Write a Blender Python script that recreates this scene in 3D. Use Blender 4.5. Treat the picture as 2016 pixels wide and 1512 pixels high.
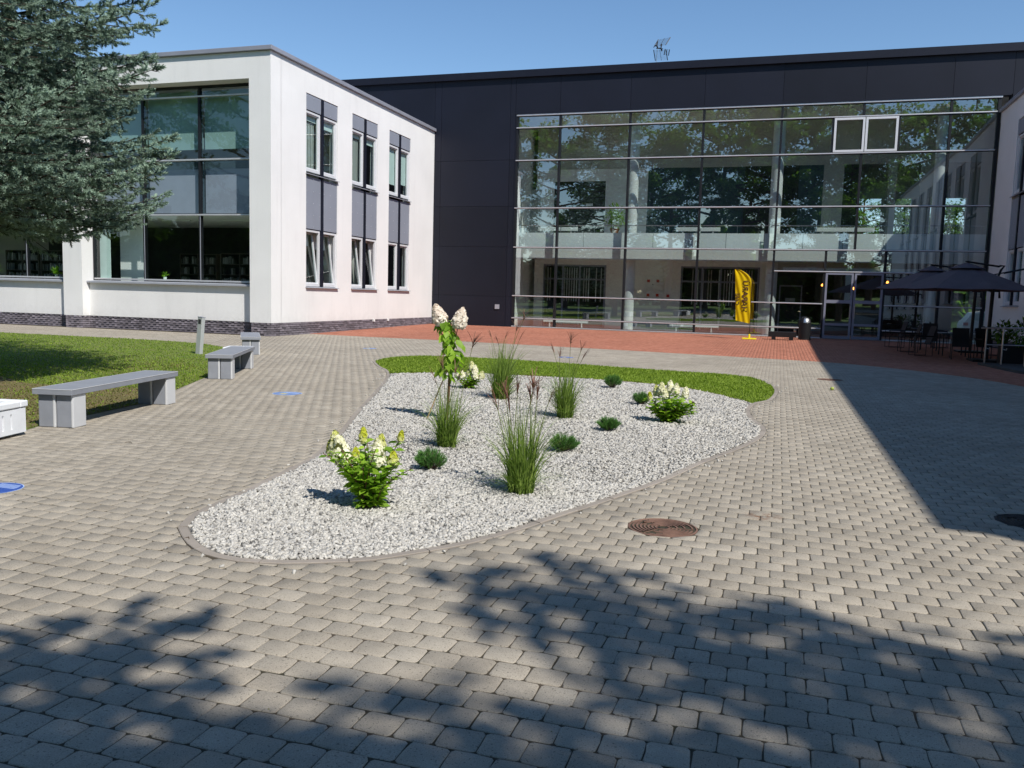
import bpy, math, random
import numpy as np
from mathutils import Vector, Matrix

random.seed(7); rng = np.random.default_rng(7)
R = math.radians
scene = bpy.context.scene
for o in list(bpy.data.objects): bpy.data.objects.remove(o)
COL = scene.collection

# ------------------------------------------------------------------ camera
F_PX, PITCH, ROLL, YAW, EYE = 1662.83, .1030, .0273, -.3016, 1.6
_fw = Vector((math.sin(YAW)*math.cos(PITCH), math.cos(YAW)*math.cos(PITCH), -math.sin(PITCH)))
_rt = Vector((math.cos(YAW), -math.sin(YAW), 0)); _up = _rt.cross(_fw)
CR = _rt*math.cos(ROLL) + _up*math.sin(ROLL); CU = -_rt*math.sin(ROLL) + _up*math.cos(ROLL)
cd = bpy.data.cameras.new('camera'); cam = bpy.data.objects.new('camera', cd); COL.objects.link(cam)
m = Matrix((CR, CU, -_fw)).transposed().to_4x4(); m.translation = (0, 0, EYE)
cam.matrix_world = m
cd.sensor_width = 36; cd.sensor_fit = 'HORIZONTAL'; cd.lens = F_PX*36/2016
cd.clip_start = .05; cd.clip_end = 3000
scene.camera = cam

# ------------------------------------------------------------------ sky, sun, exposure
SUN = Vector((.714, -.52, 1)).normalized()
world = bpy.data.worlds.new('World'); scene.world = world; world.use_nodes = True
nt = world.node_tree; nt.nodes.clear()
wo = nt.nodes.new('ShaderNodeOutputWorld'); bg = nt.nodes.new('ShaderNodeBackground'); sk = nt.nodes.new('ShaderNodeTexSky')
sk.sky_type = 'NISHITA'; sk.sun_disc = False
sk.sun_elevation = math.asin(SUN.z); sk.sun_rotation = math.atan2(SUN.x, SUN.y)
sk.air_density = 1.0; sk.dust_density = .0; sk.ozone_density = 2.3; sk.altitude = 0
bg.inputs[1].default_value = .13
hs = nt.nodes.new('ShaderNodeHueSaturation'); hs.inputs['Saturation'].default_value = 1.12; nt.links.new(sk.outputs[0], hs.inputs['Color']); nt.links.new(hs.outputs[0], bg.inputs[0]); nt.links.new(bg.outputs[0], wo.inputs[0])
sd = bpy.data.lights.new('sun', 'SUN'); sd.energy = 5.0; sd.angle = R(.53); sd.color = (1, .955, .88)
so = bpy.data.objects.new('sun', sd); COL.objects.link(so); so.rotation_euler = SUN.to_track_quat('Z', 'Y').to_euler()
so.location = (10, -10, 40)
vs = scene.view_settings; scene.display_settings.display_device = 'sRGB'
vs.view_transform = 'Standard'; vs.look = 'None'; vs.gamma = 1; vs.exposure = .12; vs.use_curve_mapping = False
scene.render.engine = 'CYCLES'
scene.cycles.max_bounces = 10; scene.cycles.transparent_max_bounces = 24; scene.cycles.glossy_bounces = 4
scene.cycles.diffuse_bounces = 6; scene.cycles.caustics_reflective = False; scene.cycles.caustics_refractive = False

# ------------------------------------------------------------------ materials
def new_mat(name):
    mt = bpy.data.materials.new(name); mt.use_nodes = True; n = mt.node_tree.nodes; n.clear()
    out = n.new('ShaderNodeOutputMaterial'); return mt, n, mt.node_tree.links, out
def rgb(c): return (c[0], c[1], c[2], 1)
def coord(n, l, scale, kind='Object'):
    tc = n.new('ShaderNodeTexCoord'); return tc.outputs[kind]
def M(name, col, rough=.7, metal=0., var=.12, vscale=3., bump=.0, bscale=60., tint=0., objr=0., spec=.4, col2=None, fine=.0, fscale=200., detail=4., dist=.01, streak=0):
    mt, n, l, out = new_mat(name)
    b = n.new('ShaderNodeBsdfPrincipled'); l.new(b.outputs[0], out.inputs[0])
    b.inputs['Roughness'].default_value = rough; b.inputs['Metallic'].default_value = metal
    b.inputs['Specular IOR Level'].default_value = spec
    co = coord(n, l, 1)
    nz = n.new('ShaderNodeTexNoise'); nz.inputs['Scale'].default_value = vscale; nz.inputs['Detail'].default_value = detail
    l.new(co, nz.inputs['Vector'])
    mx = n.new('ShaderNodeMix'); mx.data_type = 'RGBA'
    c2 = col2 or [c*(1-var) for c in col]; c1 = [min(1, c*(1+var)) for c in col] if not col2 else col
    mx.inputs[6].default_value = rgb(c1); mx.inputs[7].default_value = rgb(c2)
    cr = n.new('ShaderNodeMapRange'); cr.inputs[1].default_value = .3; cr.inputs[2].default_value = .7
    l.new(nz.outputs[0], cr.inputs[0]); l.new(cr.outputs[0], mx.inputs[0]); cur = mx.outputs[2]
    def mul(sock, lo, hi):
        nonlocal cur
        mr = n.new('ShaderNodeMapRange'); mr.inputs[3].default_value = lo; mr.inputs[4].default_value = hi; l.new(sock, mr.inputs[0])
        vm = n.new('ShaderNodeVectorMath'); vm.operation = 'SCALE'; l.new(cur, vm.inputs[0]); l.new(mr.outputs[0], vm.inputs['Scale']); cur = vm.outputs[0]
    if tint:
        at = n.new('ShaderNodeAttribute'); at.attribute_name = 'tint'; mul(at.outputs['Fac'], 1-tint, 1+tint)
    if objr:
        oi = n.new('ShaderNodeObjectInfo'); mul(oi.outputs['Random'], 1-objr, 1+objr)
    if fine:
        fz = n.new('ShaderNodeTexNoise'); fz.inputs['Scale'].default_value = fscale; fz.inputs['Detail'].default_value = 2; l.new(co, fz.inputs['Vector']); mul(fz.outputs[0], 1-fine*2, 1+fine*2)
    if streak:
        ge = n.new('ShaderNodeNewGeometry'); vm2 = n.new('ShaderNodeVectorMath'); vm2.operation = 'MULTIPLY'; vm2.inputs[1].default_value = (1, 1, .09); l.new(ge.outputs['Position'], vm2.inputs[0])
        sz = n.new('ShaderNodeTexNoise'); sz.inputs['Scale'].default_value = 2.6; sz.inputs['Detail'].default_value = 5; sz.inputs['Roughness'].default_value = .7; l.new(vm2.outputs[0], sz.inputs['Vector'])
        m0 = n.new('ShaderNodeMapRange'); m0.inputs[1].default_value = .52; m0.inputs[2].default_value = .75; l.new(sz.outputs[0], m0.inputs[0]); mul(m0.outputs[0], 1, 1-streak)
        sx = n.new('ShaderNodeSeparateXYZ'); l.new(ge.outputs['Position'], sx.inputs[0]); nb_ = n.new('ShaderNodeTexNoise'); nb_.inputs['Scale'].default_value = 5; nb_.inputs['Detail'].default_value = 6; l.new(ge.outputs['Position'], nb_.inputs['Vector'])
        m1 = n.new('ShaderNodeMath'); m1.operation = 'MULTIPLY_ADD'; m1.inputs[1].default_value = -.9; m1.inputs[2].default_value = 1.0; l.new(nb_.outputs[0], m1.inputs[0]); m2_ = n.new('ShaderNodeMath'); m2_.operation = 'ADD'; l.new(sx.outputs[2], m2_.inputs[0]); l.new(m1.outputs[0], m2_.inputs[1])
        m3_ = n.new('ShaderNodeMapRange'); m3_.inputs[1].default_value = .75; m3_.inputs[2].default_value = 1.35; l.new(m2_.outputs[0], m3_.inputs[0]); mul(m3_.outputs[0], .90, 1)
    l.new(cur, b.inputs['Base Color'])
    if bump:
        bz = n.new('ShaderNodeTexNoise'); bz.inputs['Scale'].default_value = bscale; bz.inputs['Detail'].default_value = 5; l.new(co, bz.inputs['Vector'])
        bp = n.new('ShaderNodeBump'); bp.inputs['Strength'].default_value = bump; bp.inputs['Distance'].default_value = dist
        l.new(bz.outputs[0], bp.inputs['Height']); l.new(bp.outputs[0], b.inputs['Normal'])
    return mt
def leaf_mat(name, dark, light, rough=.55, trans=.35, spec=.25, tcol=None):
    mt, n, l, out = new_mat(name)
    at = n.new('ShaderNodeAttribute'); at.attribute_name = 'tint'
    mx = n.new('ShaderNodeMix'); mx.data_type = 'RGBA'; mx.inputs[6].default_value = rgb(dark); mx.inputs[7].default_value = rgb(light)
    l.new(at.outputs['Fac'], mx.inputs[0])
    b = n.new('ShaderNodeBsdfPrincipled'); b.inputs['Roughness'].default_value = rough; b.inputs['Specular IOR Level'].default_value = spec
    l.new(mx.outputs[2], b.inputs['Base Color'])
    if trans > 0:
        t = n.new('ShaderNodeBsdfTranslucent')
        vm = n.new('ShaderNodeVectorMath'); vm.operation = 'MULTIPLY'; l.new(mx.outputs[2], vm.inputs[0]); vm.inputs[1].default_value = tcol or (1.5, 1.7, .7)
        l.new(vm.outputs[0], t.inputs[0])
        ms = n.new('ShaderNodeMixShader'); ms.inputs[0].default_value = trans
        l.new(b.outputs[0], ms.inputs[1]); l.new(t.outputs[0], ms.inputs[2]); l.new(ms.outputs[0], out.inputs[0])
    else: l.new(b.outputs[0], out.inputs[0])
    return mt
def glass_mat(name, tint, boost=.12, wav=.0):
    mt, n, l, out = new_mat(name)
    tr = n.new('ShaderNodeBsdfTransparent'); tr.inputs[0].default_value = rgb(tint)
    gl = n.new('ShaderNodeBsdfGlossy'); gl.inputs['Roughness'].default_value = .0; gl.inputs[0].default_value = (.95, 1, 1, 1)
    ge = n.new('ShaderNodeNewGeometry'); dt = n.new('ShaderNodeVectorMath'); dt.operation = 'DOT_PRODUCT'; l.new(ge.outputs['Incoming'], dt.inputs[0]); l.new(ge.outputs['Normal'], dt.inputs[1])
    ab = n.new('ShaderNodeMath'); ab.operation = 'ABSOLUTE'; l.new(dt.outputs['Value'], ab.inputs[0])
    sb = n.new('ShaderNodeMath'); sb.operation = 'SUBTRACT'; sb.inputs[0].default_value = 1; l.new(ab.outputs[0], sb.inputs[1])
    pw = n.new('ShaderNodeMath'); pw.operation = 'POWER'; pw.inputs[1].default_value = 4.; l.new(sb.outputs[0], pw.inputs[0])
    ad = n.new('ShaderNodeMath'); ad.operation = 'MULTIPLY_ADD'; ad.inputs[1].default_value = .8; ad.inputs[2].default_value = boost+.08; ad.use_clamp = True
    l.new(pw.outputs[0], ad.inputs[0])
    ms = n.new('ShaderNodeMixShader'); l.new(ad.outputs[0], ms.inputs[0]); l.new(tr.outputs[0], ms.inputs[1]); l.new(gl.outputs[0], ms.inputs[2])
    l.new(ms.outputs[0], out.inputs[0])
    if wav:
        nz = n.new('ShaderNodeTexNoise'); nz.inputs['Scale'].default_value = .9; nz.inputs['Detail'].default_value = 1
        l.new(coord(n, l, 1), nz.inputs['Vector'])
        bp = n.new('ShaderNodeBump'); bp.inputs['Strength'].default_value = wav; bp.inputs['Distance'].default_value = .02
        l.new(nz.outputs[0], bp.inputs['Height']); l.new(bp.outputs[0], gl.inputs['Normal'])
    return mt
def paver_mat(name, c1, c2, c3, scale=1.):
    mt, n, l, out = new_mat(name)
    b = n.new('ShaderNodeBsdfPrincipled'); l.new(b.outputs[0], out.inputs[0]); b.inputs['Roughness'].default_value = .88; b.inputs['Specular IOR Level'].default_value = .25
    ge = n.new('ShaderNodeNewGeometry'); pos = ge.outputs['Position']
    at = n.new('ShaderNodeAttribute'); at.attribute_name = 'tint'
    rp = n.new('ShaderNodeValToRGB'); e = rp.color_ramp.elements; e[0].color = rgb(c1); e[1].color = rgb(c3); x = rp.color_ramp.elements.new(.5); x.color = rgb(c2)
    l.new(at.outputs['Fac'], rp.inputs[0]); cur = rp.outputs[0]
    def scl(sock, a, bb, lo, hi):
        nonlocal cur
        mr = n.new('ShaderNodeMapRange'); mr.inputs[1].default_value = a; mr.inputs[2].default_value = bb; mr.inputs[3].default_value = lo; mr.inputs[4].default_value = hi; l.new(sock, mr.inputs[0])
        vm = n.new('ShaderNodeVectorMath'); vm.operation = 'SCALE'; l.new(cur, vm.inputs[0]); l.new(mr.outputs[0], vm.inputs['Scale']); cur = vm.outputs[0]
    def noise(s, d=2, r=.5):
        z = n.new('ShaderNodeTexNoise'); z.inputs['Scale'].default_value = s; z.inputs['Detail'].default_value = d; z.inputs['Roughness'].default_value = r; l.new(pos, z.inputs['Vector']); return z.outputs[0]
    scl(noise(.35, 3), .35, .65, .92, 1.06)
    scl(noise(1.7, 5, .65), .42, .62, .93, 1.04)       # broad soiling
    scl(noise(9, 4, .6), .3, .7, .9, 1.08)
    scl(noise(190, 3, .7), .3, .7, .72, 1.24)         # grain
    pit = noise(95, 2, .3); scl(pit, .30, .36, .55, 1)  # pits
    sand = noise(420, 1); scl(sand, .72, .78, 1, 1.55) # bright sand grains
    # rusty stain near the manhole
    vd = n.new('ShaderNodeVectorMath'); vd.operation = 'DISTANCE'; l.new(pos, vd.inputs[0]); vd.inputs[1].default_value = (-.02, 6.55, 0)
    mr = n.new('ShaderNodeMapRange'); mr.inputs[1].default_value = .05; mr.inputs[2].default_value = .17; mr.inputs[3].default_value = 1; mr.inputs[4].default_value = 0; l.new(vd.outputs['Value'], mr.inputs[0])
    mm = n.new('ShaderNodeMath'); mm.operation = 'MULTIPLY'; l.new(mr.outputs[0], mm.inputs[0])
    m3 = n.new('ShaderNodeMapRange'); m3.inputs[1].default_value = .45; m3.inputs[2].default_value = .6; l.new(noise(14, 4, .7), m3.inputs[0]); l.new(m3.outputs[0], mm.inputs[1])
    mx = n.new('ShaderNodeMix'); mx.data_type = 'RGBA'; l.new(mm.outputs[0], mx.inputs[0]); l.new(cur, mx.inputs[6]); mx.inputs[7].default_value = (.17, .09, .055, 1)
    l.new(mx.outputs[2], b.inputs['Base Color'])
    bp = n.new('ShaderNodeBump'); bp.inputs['Strength'].default_value = .55; bp.inputs['Distance'].default_value = .002
    l.new(noise(220, 4), bp.inputs['Height']); l.new(bp.outputs[0], b.inputs['Normal'])
    return mt
def bricktex_mat(name, c1, c2, mort, bw, bh):
    mt, n, l, out = new_mat(name)
    b = n.new('ShaderNodeBsdfPrincipled'); l.new(b.outputs[0], out.inputs[0]); b.inputs['Roughness'].default_value = .9
    ge = n.new('ShaderNodeNewGeometry'); bt = n.new('ShaderNodeTexBrick'); l.new(ge.outputs['Position'], bt.inputs['Vector'])
    bt.inputs['Color1'].default_value = rgb(c1); bt.inputs['Color2'].default_value = rgb(c2); bt.inputs['Mortar'].default_value = rgb(mort)
    bt.inputs['Scale'].default_value = 1; bt.inputs['Brick Width'].default_value = bw; bt.inputs['Row Height'].default_value = bh; bt.inputs['Mortar Size'].default_value = .004
    l.new(bt.outputs[0], b.inputs['Base Color']); return mt
def emit_mat(name, col, s):
    mt, n, l, out = new_mat(name); e = n.new('ShaderNodeEmission'); e.inputs[0].default_value = rgb(col); e.inputs[1].default_value = s; l.new(e.outputs[0], out.inputs[0]); return mt

paver = paver_mat('paver_concrete', (.300, .264, .214), (.345, .306, .250), (.385, .344, .284))
redpaver = paver_mat('red_paver', (.33, .125, .08), (.385, .155, .10), (.425, .18, .12))
kerbm = M('kerb_concrete', (.285, .25, .215), .9, var=.12, vscale=4, bump=.5, bscale=180, tint=.1, fine=.12, fscale=260, dist=.002)
jointm = M('joint_sand', (.085, .062, .043), .95, col2=(.035, .034, .018), vscale=2.2, detail=6, bump=.6, bscale=300)
farpave = bricktex_mat('far_pavers', (.24, .215, .19), (.28, .25, .22), (.09, .07, .05), .162, .15)
stucco = M('white_stucco', (.775, .77, .76), .92, var=.04, vscale=.6, streak=.06, bump=.55, bscale=55, fine=.03, fscale=40, dist=.006, spec=.2)
clad = M('dark_cladding', (.0075, .0090, .0180), .5, var=.15, vscale=.5, objr=.15, spec=.32)
cladback = M('cladding_gap', (.006, .006, .008), .8)
greym = M('grey_metal', (.36, .375, .42), .45, .15, var=.06, vscale=2)
copm = M('coping_metal', (.30, .31, .36), .45, .2, var=.08, vscale=1.5)
darkcop = M('dark_coping', (.010, .011, .02), .45, .2, var=.1)
mullm = M('mullion_metal', (.010, .011, .014), .5, .1, var=.1)
trans_m = M('transom_cap', (.62, .61, .62), .38, .5, var=.05, vscale=2)
doorm = M('door_frame_metal', (.26, .27, .34), .45, .3, var=.05)
pvc = M('window_frame_white', (.62, .63, .65), .45, var=.03)
spandm = M('spandrel_panel_grey', (.245, .265, .315), .55, var=.05, vscale=1, objr=.04)
rivetm = M('rivet', (.55, .57, .62), .4, .3)
greypanel = M('backpanel_grey', (.30, .335, .385), .6, var=.04)
blindm = M('roller_blind', (.30, .41, .40), .8, var=.04, vscale=1)
blindw = M('pale_blind', (.62, .70, .68), .8, var=.04)
intw = M('interior_wall', (.87, .86, .83), .9, var=.04, vscale=.7)
intg = M('interior_grey', (.46, .46, .43), .9, var=.06, vscale=.7)
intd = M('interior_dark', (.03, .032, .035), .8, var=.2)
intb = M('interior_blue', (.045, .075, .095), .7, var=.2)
intfloor = M('interior_floor', (.54, .50, .47), .35, var=.1)
white = M('white_paint', (.78, .79, .78), .6, var=.02)
mint = M('balustrade_panel', (.88, .93, .92), .45, var=.03, objr=.03)
steel = M('brushed_steel', (.50, .50, .50), .3, .9, var=.05)
black = M('black_metal', (.012, .012, .014), .5, .2, var=.2)
blackf = M('black_fabric', (.02, .02, .026), .85, var=.2)
canopym = M('charcoal_canopy', (.105, .075, .083), .85, var=.1, vscale=3, bump=.15, bscale=20)
benchm = M('bench_grey_laminate', (.245, .26, .295), .55, var=.07, vscale=6, fine=.05, fscale=300, bump=.12, bscale=200)
benchedge = M('bench_edge_trim', (.62, .63, .65), .4, .1, var=.05)
plantw = M('white_concrete', (.72, .74, .77), .8, var=.05, vscale=8, bump=.4, bscale=120, fine=.05, fscale=150, dist=.004)
soil = M('soil', (.06, .042, .03), .95, var=.3, vscale=10, bump=.6, bscale=60)
plinthm = M('plinth_brick_glaze', (.165, .148, .170), .55, var=.22, vscale=9, objr=.12, tint=.38, spec=.4)
plinthback = M('plinth_mortar', (.035, .032, .036), .9)
rust = M('rusty_iron', (.20, .115, .085), .75, .25, var=.3, vscale=9, bump=.5, bscale=160, fine=.15, fscale=300, dist=.002)
rustl = M('rust_recess', (.10, .055, .04), .85, .2, var=.3, vscale=9, bump=.5, bscale=160)
rustd = M('dark_iron', (.05, .042, .04), .75, .3, var=.3, vscale=9, bump=.5, bscale=160)
hole = M('hole_black', (.004, .004, .004), .9)
barkm = M('bark', (.085, .062, .045), .95, var=.35, vscale=6, bump=.8, bscale=25, dist=.02)
twigm = M('spruce_twig', (.035, .026, .018), .9, var=.3)
stemred = M('reddish_stem', (.13, .06, .035), .7, var=.2)
stake = M('bamboo_stake', (.42, .28, .16), .7, var=.15, vscale=20)
spruce_l = leaf_mat('blue_spruce_needles', (.030, .056, .036), (.36, .49, .38), .6, .12, .25, (1, 1.2, .9))
tree_l = leaf_mat('deciduous_leaves', (.03, .07, .014), (.13, .24, .035), .5, .5)
hyd_l = leaf_mat('hydrangea_leaves', (.10, .21, .014), (.40, .58, .07), .5, .42, .3)
hyd_f = leaf_mat('hydrangea_florets', (.52, .55, .05), (.90, .88, .74), .7, .25, .1, (1, 1, .85))
hyd_p = leaf_mat('blush_florets', (.74, .58, .48), (.90, .86, .76), .7, .25, .1, (1, .9, .8))
mis_l = leaf_mat('miscanthus_blades', (.05, .105, .014), (.32, .43, .10), .5, .3)
plume_m = leaf_mat('plume', (.16, .075, .05), (.34, .20, .15), .8, .3, .1, (1.2, 1, 1))
mugo_l = leaf_mat('mugo_needles', (.035, .11, .026), (.15, .33, .07), .5, .15)
grass_l = leaf_mat('grass_blades', (.10, .165, .014), (.30, .40, .055), .6, .35, .2)
dry_l = leaf_mat('dry_grass', (.10, .085, .03), (.24, .22, .09), .8, .2, .1)
gravel_m = leaf_mat('marble_chips', (.10, .095, .09), (.55, .53, .49), .8, 0., .25)
gravel_b = M('gravel_base', (.20, .185, .165), .95, var=.45, vscale=45, bump=1., bscale=70, dist=.02, detail=6)
lawn_b = M('lawn_soil', (.10, .16, .022), .95, var=.2, vscale=2.5, col2=(.16, .17, .045), bump=.8, bscale=120, fine=.2, fscale=90)
earth = M('bare_earth', (.17, .12, .062), .95, col2=(.12, .12, .035), detail=7, vscale=4, bump=.7, bscale=80, fine=.15, fscale=60)
ground_m = M('grass_ground', (.06, .11, .018), .95, var=.3, vscale=.8, bump=.5, bscale=20)
asphalt = M('asphalt', (.05, .05, .052), .9, var=.15, vscale=2, fine=.1, fscale=90)
yellow = M('yellow_fabric', (.72, .44, .008), .75, var=.03, vscale=3)
yellowp = M('yellow_plastic', (.80, .66, .01), .45, var=.03)
letter = M('brown_lettering', (.045, .012, .01), .8)
stick_b = M('sticker_blue', (.03, .085, .36), .5, var=.06, vscale=20)
stick_f = M('faded_sticker_blue', (.13, .22, .46), .6, var=.15, vscale=20)
stick_w = M('sticker_pale_line', (.40, .52, .78), .5)
stick_y = M('sticker_yellow', (.85, .72, .05), .5)
terrac = M('terracotta', (.32, .12, .06), .8)
bookm = M('book_spines', (.20, .20, .19), .7, tint=.9, var=.3, vscale=30)
shelfm = M('shelf_board', (.10, .085, .07), .7)
redm = M('sign_red', (.5, .02, .02), .5)
carw = M('car_white', (.75, .75, .76), .25, .1)
tailm = M('tail_lamp_red', (.5, .02, .015), .3)
tyre = M('tyre', (.02, .02, .02), .9)
lampglow = emit_mat('warm_bulb', (1, .32, .06), 6)
glassM = glass_mat('curtain_glass', (.88, .96, .95), .21, .04)
glassW = glass_mat('window_glass', (.82, .92, .90), .0, .03)
glassS = glass_mat('spandrel_glass', (.86, .9, .93), -.04, .03)
tealgl = M('teal', (.3, .42, .4), .6)

# ------------------------------------------------------------------ mesh helpers
ORG = {}
def tag(o, label=None, cat=None, group=None, kind=None):
    if label: o['label'] = label
    if cat: o['category'] = cat
    if group: o['group'] = group
    if kind: o['kind'] = kind
    return o
def thing(name, loc, label, cat, group=None):
    o = bpy.data.objects.new(name, None); o.empty_display_size = .2; COL.objects.link(o); o.location = loc
    ORG[o.name] = Vector(loc); return tag(o, label, cat, group)
def link(name, me, mat, parent=None, origin=None, bevel=0, smooth=False):
    o = bpy.data.objects.new(name, me); COL.objects.link(o)
    mats = mat if isinstance(mat, (list, tuple)) else [mat]
    if not me.materials:
        for q in mats: me.materials.append(q)
    if parent is not None: o.parent = parent
    if bevel:
        bv = o.modifiers.new('bevel', 'BEVEL'); bv.width = bevel; bv.segments = 2; bv.limit_method = 'ANGLE'
    if smooth:
        me.polygons.foreach_set('use_smooth', [True]*len(me.polygons))
    return o
class MB:
    def __init__(s): s.v = []; s.f = []; s.mi = []; s.t = []; s.m = 0; s.tv = .5
    def add(s, vs_, fs):
        b = len(s.v); s.v += [tuple(p) for p in vs_]; s.t += [s.tv]*len(vs_)
        for f in fs: s.f.append([b+i for i in f]); s.mi.append(s.m)
        return s
    def box(s, x0, x1, y0, y1, z0, z1):
        if x0 > x1: x0, x1 = x1, x0
        if y0 > y1: y0, y1 = y1, y0
        return s.add([(x0,y0,z0),(x1,y0,z0),(x1,y1,z0),(x0,y1,z0),(x0,y0,z1),(x1,y0,z1),(x1,y1,z1),(x0,y1,z1)],
              [(0,3,2,1),(4,5,6,7),(0,1,5,4),(1,2,6,5),(2,3,7,6),(3,0,4,7)])
    def obox(s, mat, sx, sy, sz):
        vs_ = [mat @ Vector((x*sx/2, y*sy/2, z*sz/2)) for z in (-1,1) for x, y in ((-1,-1),(1,-1),(1,1),(-1,1))]
        return s.add(vs_, [(0,3,2,1),(4,5,6,7),(0,1,5,4),(1,2,6,5),(2,3,7,6),(3,0,4,7)])
    def prism(s, poly, z0, z1):
        n = len(poly); a = sum(poly[i][0]*poly[(i+1)%n][1]-poly[(i+1)%n][0]*poly[i][1] for i in range(n))
        if a < 0: poly = poly[::-1]
        vs_ = [(p[0],p[1],z0) for p in poly]+[(p[0],p[1],z1) for p in poly]
        return s.add(vs_, [tuple(range(n-1,-1,-1)), tuple(range(n,2*n))]+[(i,(i+1)%n,n+(i+1)%n,n+i) for i in range(n)])
    def tube(s, pts, rad, n=8, cap=True):
        pts = [Vector(p) for p in pts]
        if not hasattr(rad, '__len__'): rad = [rad]*len(pts)
        rings = []
        for i, p in enumerate(pts):
            d = (pts[min(i+1,len(pts)-1)]-pts[max(i-1,0)]).normalized()
            a = d.orthogonal().normalized() if i == 0 else (a-d*a.dot(d)).normalized()
            b = d.cross(a)
            rings.append([p+(a*math.cos(2*PI*k/n)+b*math.sin(2*PI*k/n))*rad[i] for k in range(n)])
        vs_ = [q for r in rings for q in r]; fs = []
        for i in range(len(pts)-1):
            for k in range(n): fs.append((i*n+k, i*n+(k+1)%n, (i+1)*n+(k+1)%n, (i+1)*n+k))
        if cap: fs += [tuple(range(n-1,-1,-1)), tuple((len(pts)-1)*n+k for k in range(n))]
        return s.add(vs_, fs)
    def lathe(s, c, prof, n=24, a0=0, a1=2*math.pi):
        full = abs(a1-a0-2*math.pi) < 1e-6; k = n if full else n+1
        vs_ = [(c[0]+r*math.cos(a0+(a1-a0)*i/n), c[1]+r*math.sin(a0+(a1-a0)*i/n), c[2]+z) for r, z in prof for i in range(k)]
        fs = []
        for j in range(len(prof)-1):
            for i in range(n): fs.append((j*k+i, j*k+(i+1)%k, (j+1)*k+(i+1)%k, (j+1)*k+i))
        return s.add(vs_, fs)
    def mesh(s, name, origin=(0,0,0)):
        me = bpy.data.meshes.new(name); o = Vector(origin)
        me.from_pydata([tuple(Vector(p)-o) for p in s.v], [], s.f)
        me.polygons.foreach_set('material_index', s.mi)
        at = me.attributes.new('tint', 'FLOAT', 'POINT'); at.data.foreach_set('value', s.t)
        me.update(); return me
    def build(s, name, mat, parent=None, bevel=0, smooth=False, origin=None):
        if origin is None:
            p = parent
            while p is not None and p.name not in ORG: p = p.parent
            origin = ORG[p.name] if p is not None else Vector((0,0,0))
        o = link(name, s.mesh(name, origin), mat, parent, bevel=bevel, smooth=smooth)
        if parent is None: o.location = origin
        return o
PI = math.pi
def box(name, mat, parent, x0,x1,y0,y1,z0,z1, bevel=0): return MB().box(x0,x1,y0,y1,z0,z1).build(name, mat, parent, bevel=bevel)
def copy_tree(o, parent=None):
    c = o.copy(); COL.objects.link(c); c.parent = parent
    for ch in list(o.children): copy_tree(ch, c)
    return c
def np_mesh(name, V, faces_k, F_, tint=None, mats=None, mi=None):
    """faces_k: verts per face (int array) ; F_: flat vertex index array"""
    me = bpy.data.meshes.new(name)
    V = np.asarray(V, dtype=np.float32); F_ = np.asarray(F_, dtype=np.int32); fk = np.asarray(faces_k, dtype=np.int32)
    me.vertices.add(len(V)); me.vertices.foreach_set('co', V.ravel())
    me.loops.add(len(F_)); me.loops.foreach_set('vertex_index', F_)
    me.polygons.add(len(fk)); ls = np.concatenate([[0], np.cumsum(fk)[:-1]]).astype(np.int32)
    me.polygons.foreach_set('loop_start', ls); me.polygons.foreach_set('loop_total', fk)
    if mi is not None: me.polygons.foreach_set('material_index', np.asarray(mi, dtype=np.int32))
    if tint is not None:
        at = me.attributes.new('tint', 'FLOAT', 'POINT'); at.data.foreach_set('value', np.asarray(tint, dtype=np.float32))
    me.update(calc_edges=True); return me
class Soup:
    def __init__(s): s.V = []; s.F = []; s.K = []; s.T = []; s.n = 0; s.mi = []
    def add(s, V, F_, tint, m=0):          # V (n,3); F (f,k)
        V = np.asarray(V, float).reshape(-1,3); F_ = np.asarray(F_, int)
        s.V.append(V); s.F.append((F_+s.n).ravel()); s.K.append(np.full(len(F_), F_.shape[1])); s.mi.append(np.full(len(F_), m))
        s.T.append(np.broadcast_to(np.asarray(tint, float), (len(V),)).copy()); s.n += len(V)
    def many(s, proto_V, proto_F, mats, locs, tints, tw=0, m=0): # instance proto by (N,3,3) and (N,3)
        N = len(locs); k = len(proto_V)
        V = np.einsum('nij,kj->nki', mats, proto_V)+locs[:,None,:]
        F_ = proto_F[None]+ (np.arange(N)*k)[:,None,None]
        t = np.asarray(tints)
        if t.ndim == 1: t = np.repeat(t, k)
        else: t = t.ravel()
        s.add(V.reshape(-1,3), F_.reshape(-1, proto_F.shape[1]), t, m)
    def build(s, name, mat, parent=None, origin=None, smooth=False):
        if origin is None: origin = ORG[parent.name] if parent is not None else (0,0,0)
        V = np.concatenate(s.V)-np.array(origin)
        me = np_mesh(name, V, np.concatenate(s.K), np.concatenate(s.F), np.concatenate(s.T), mi=np.concatenate(s.mi))
        o = link(name, me, mat, parent, smooth=smooth)
        if parent is None: o.location = origin
        return o
def rand_rot(n, up_bias=0.):
    q = rng.normal(size=(n,4)); q /= np.linalg.norm(q, axis=1)[:,None]
    w,x,y,z = q.T
    return np.stack([np.stack([1-2*(y*y+z*z),2*(x*y-z*w),2*(x*z+y*w)],-1),np.stack([2*(x*y+z*w),1-2*(x*x+z*z),2*(y*z-x*w)],-1),np.stack([2*(x*z-y*w),2*(y*z+x*w),1-2*(x*x+y*y)],-1)],1)
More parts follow.
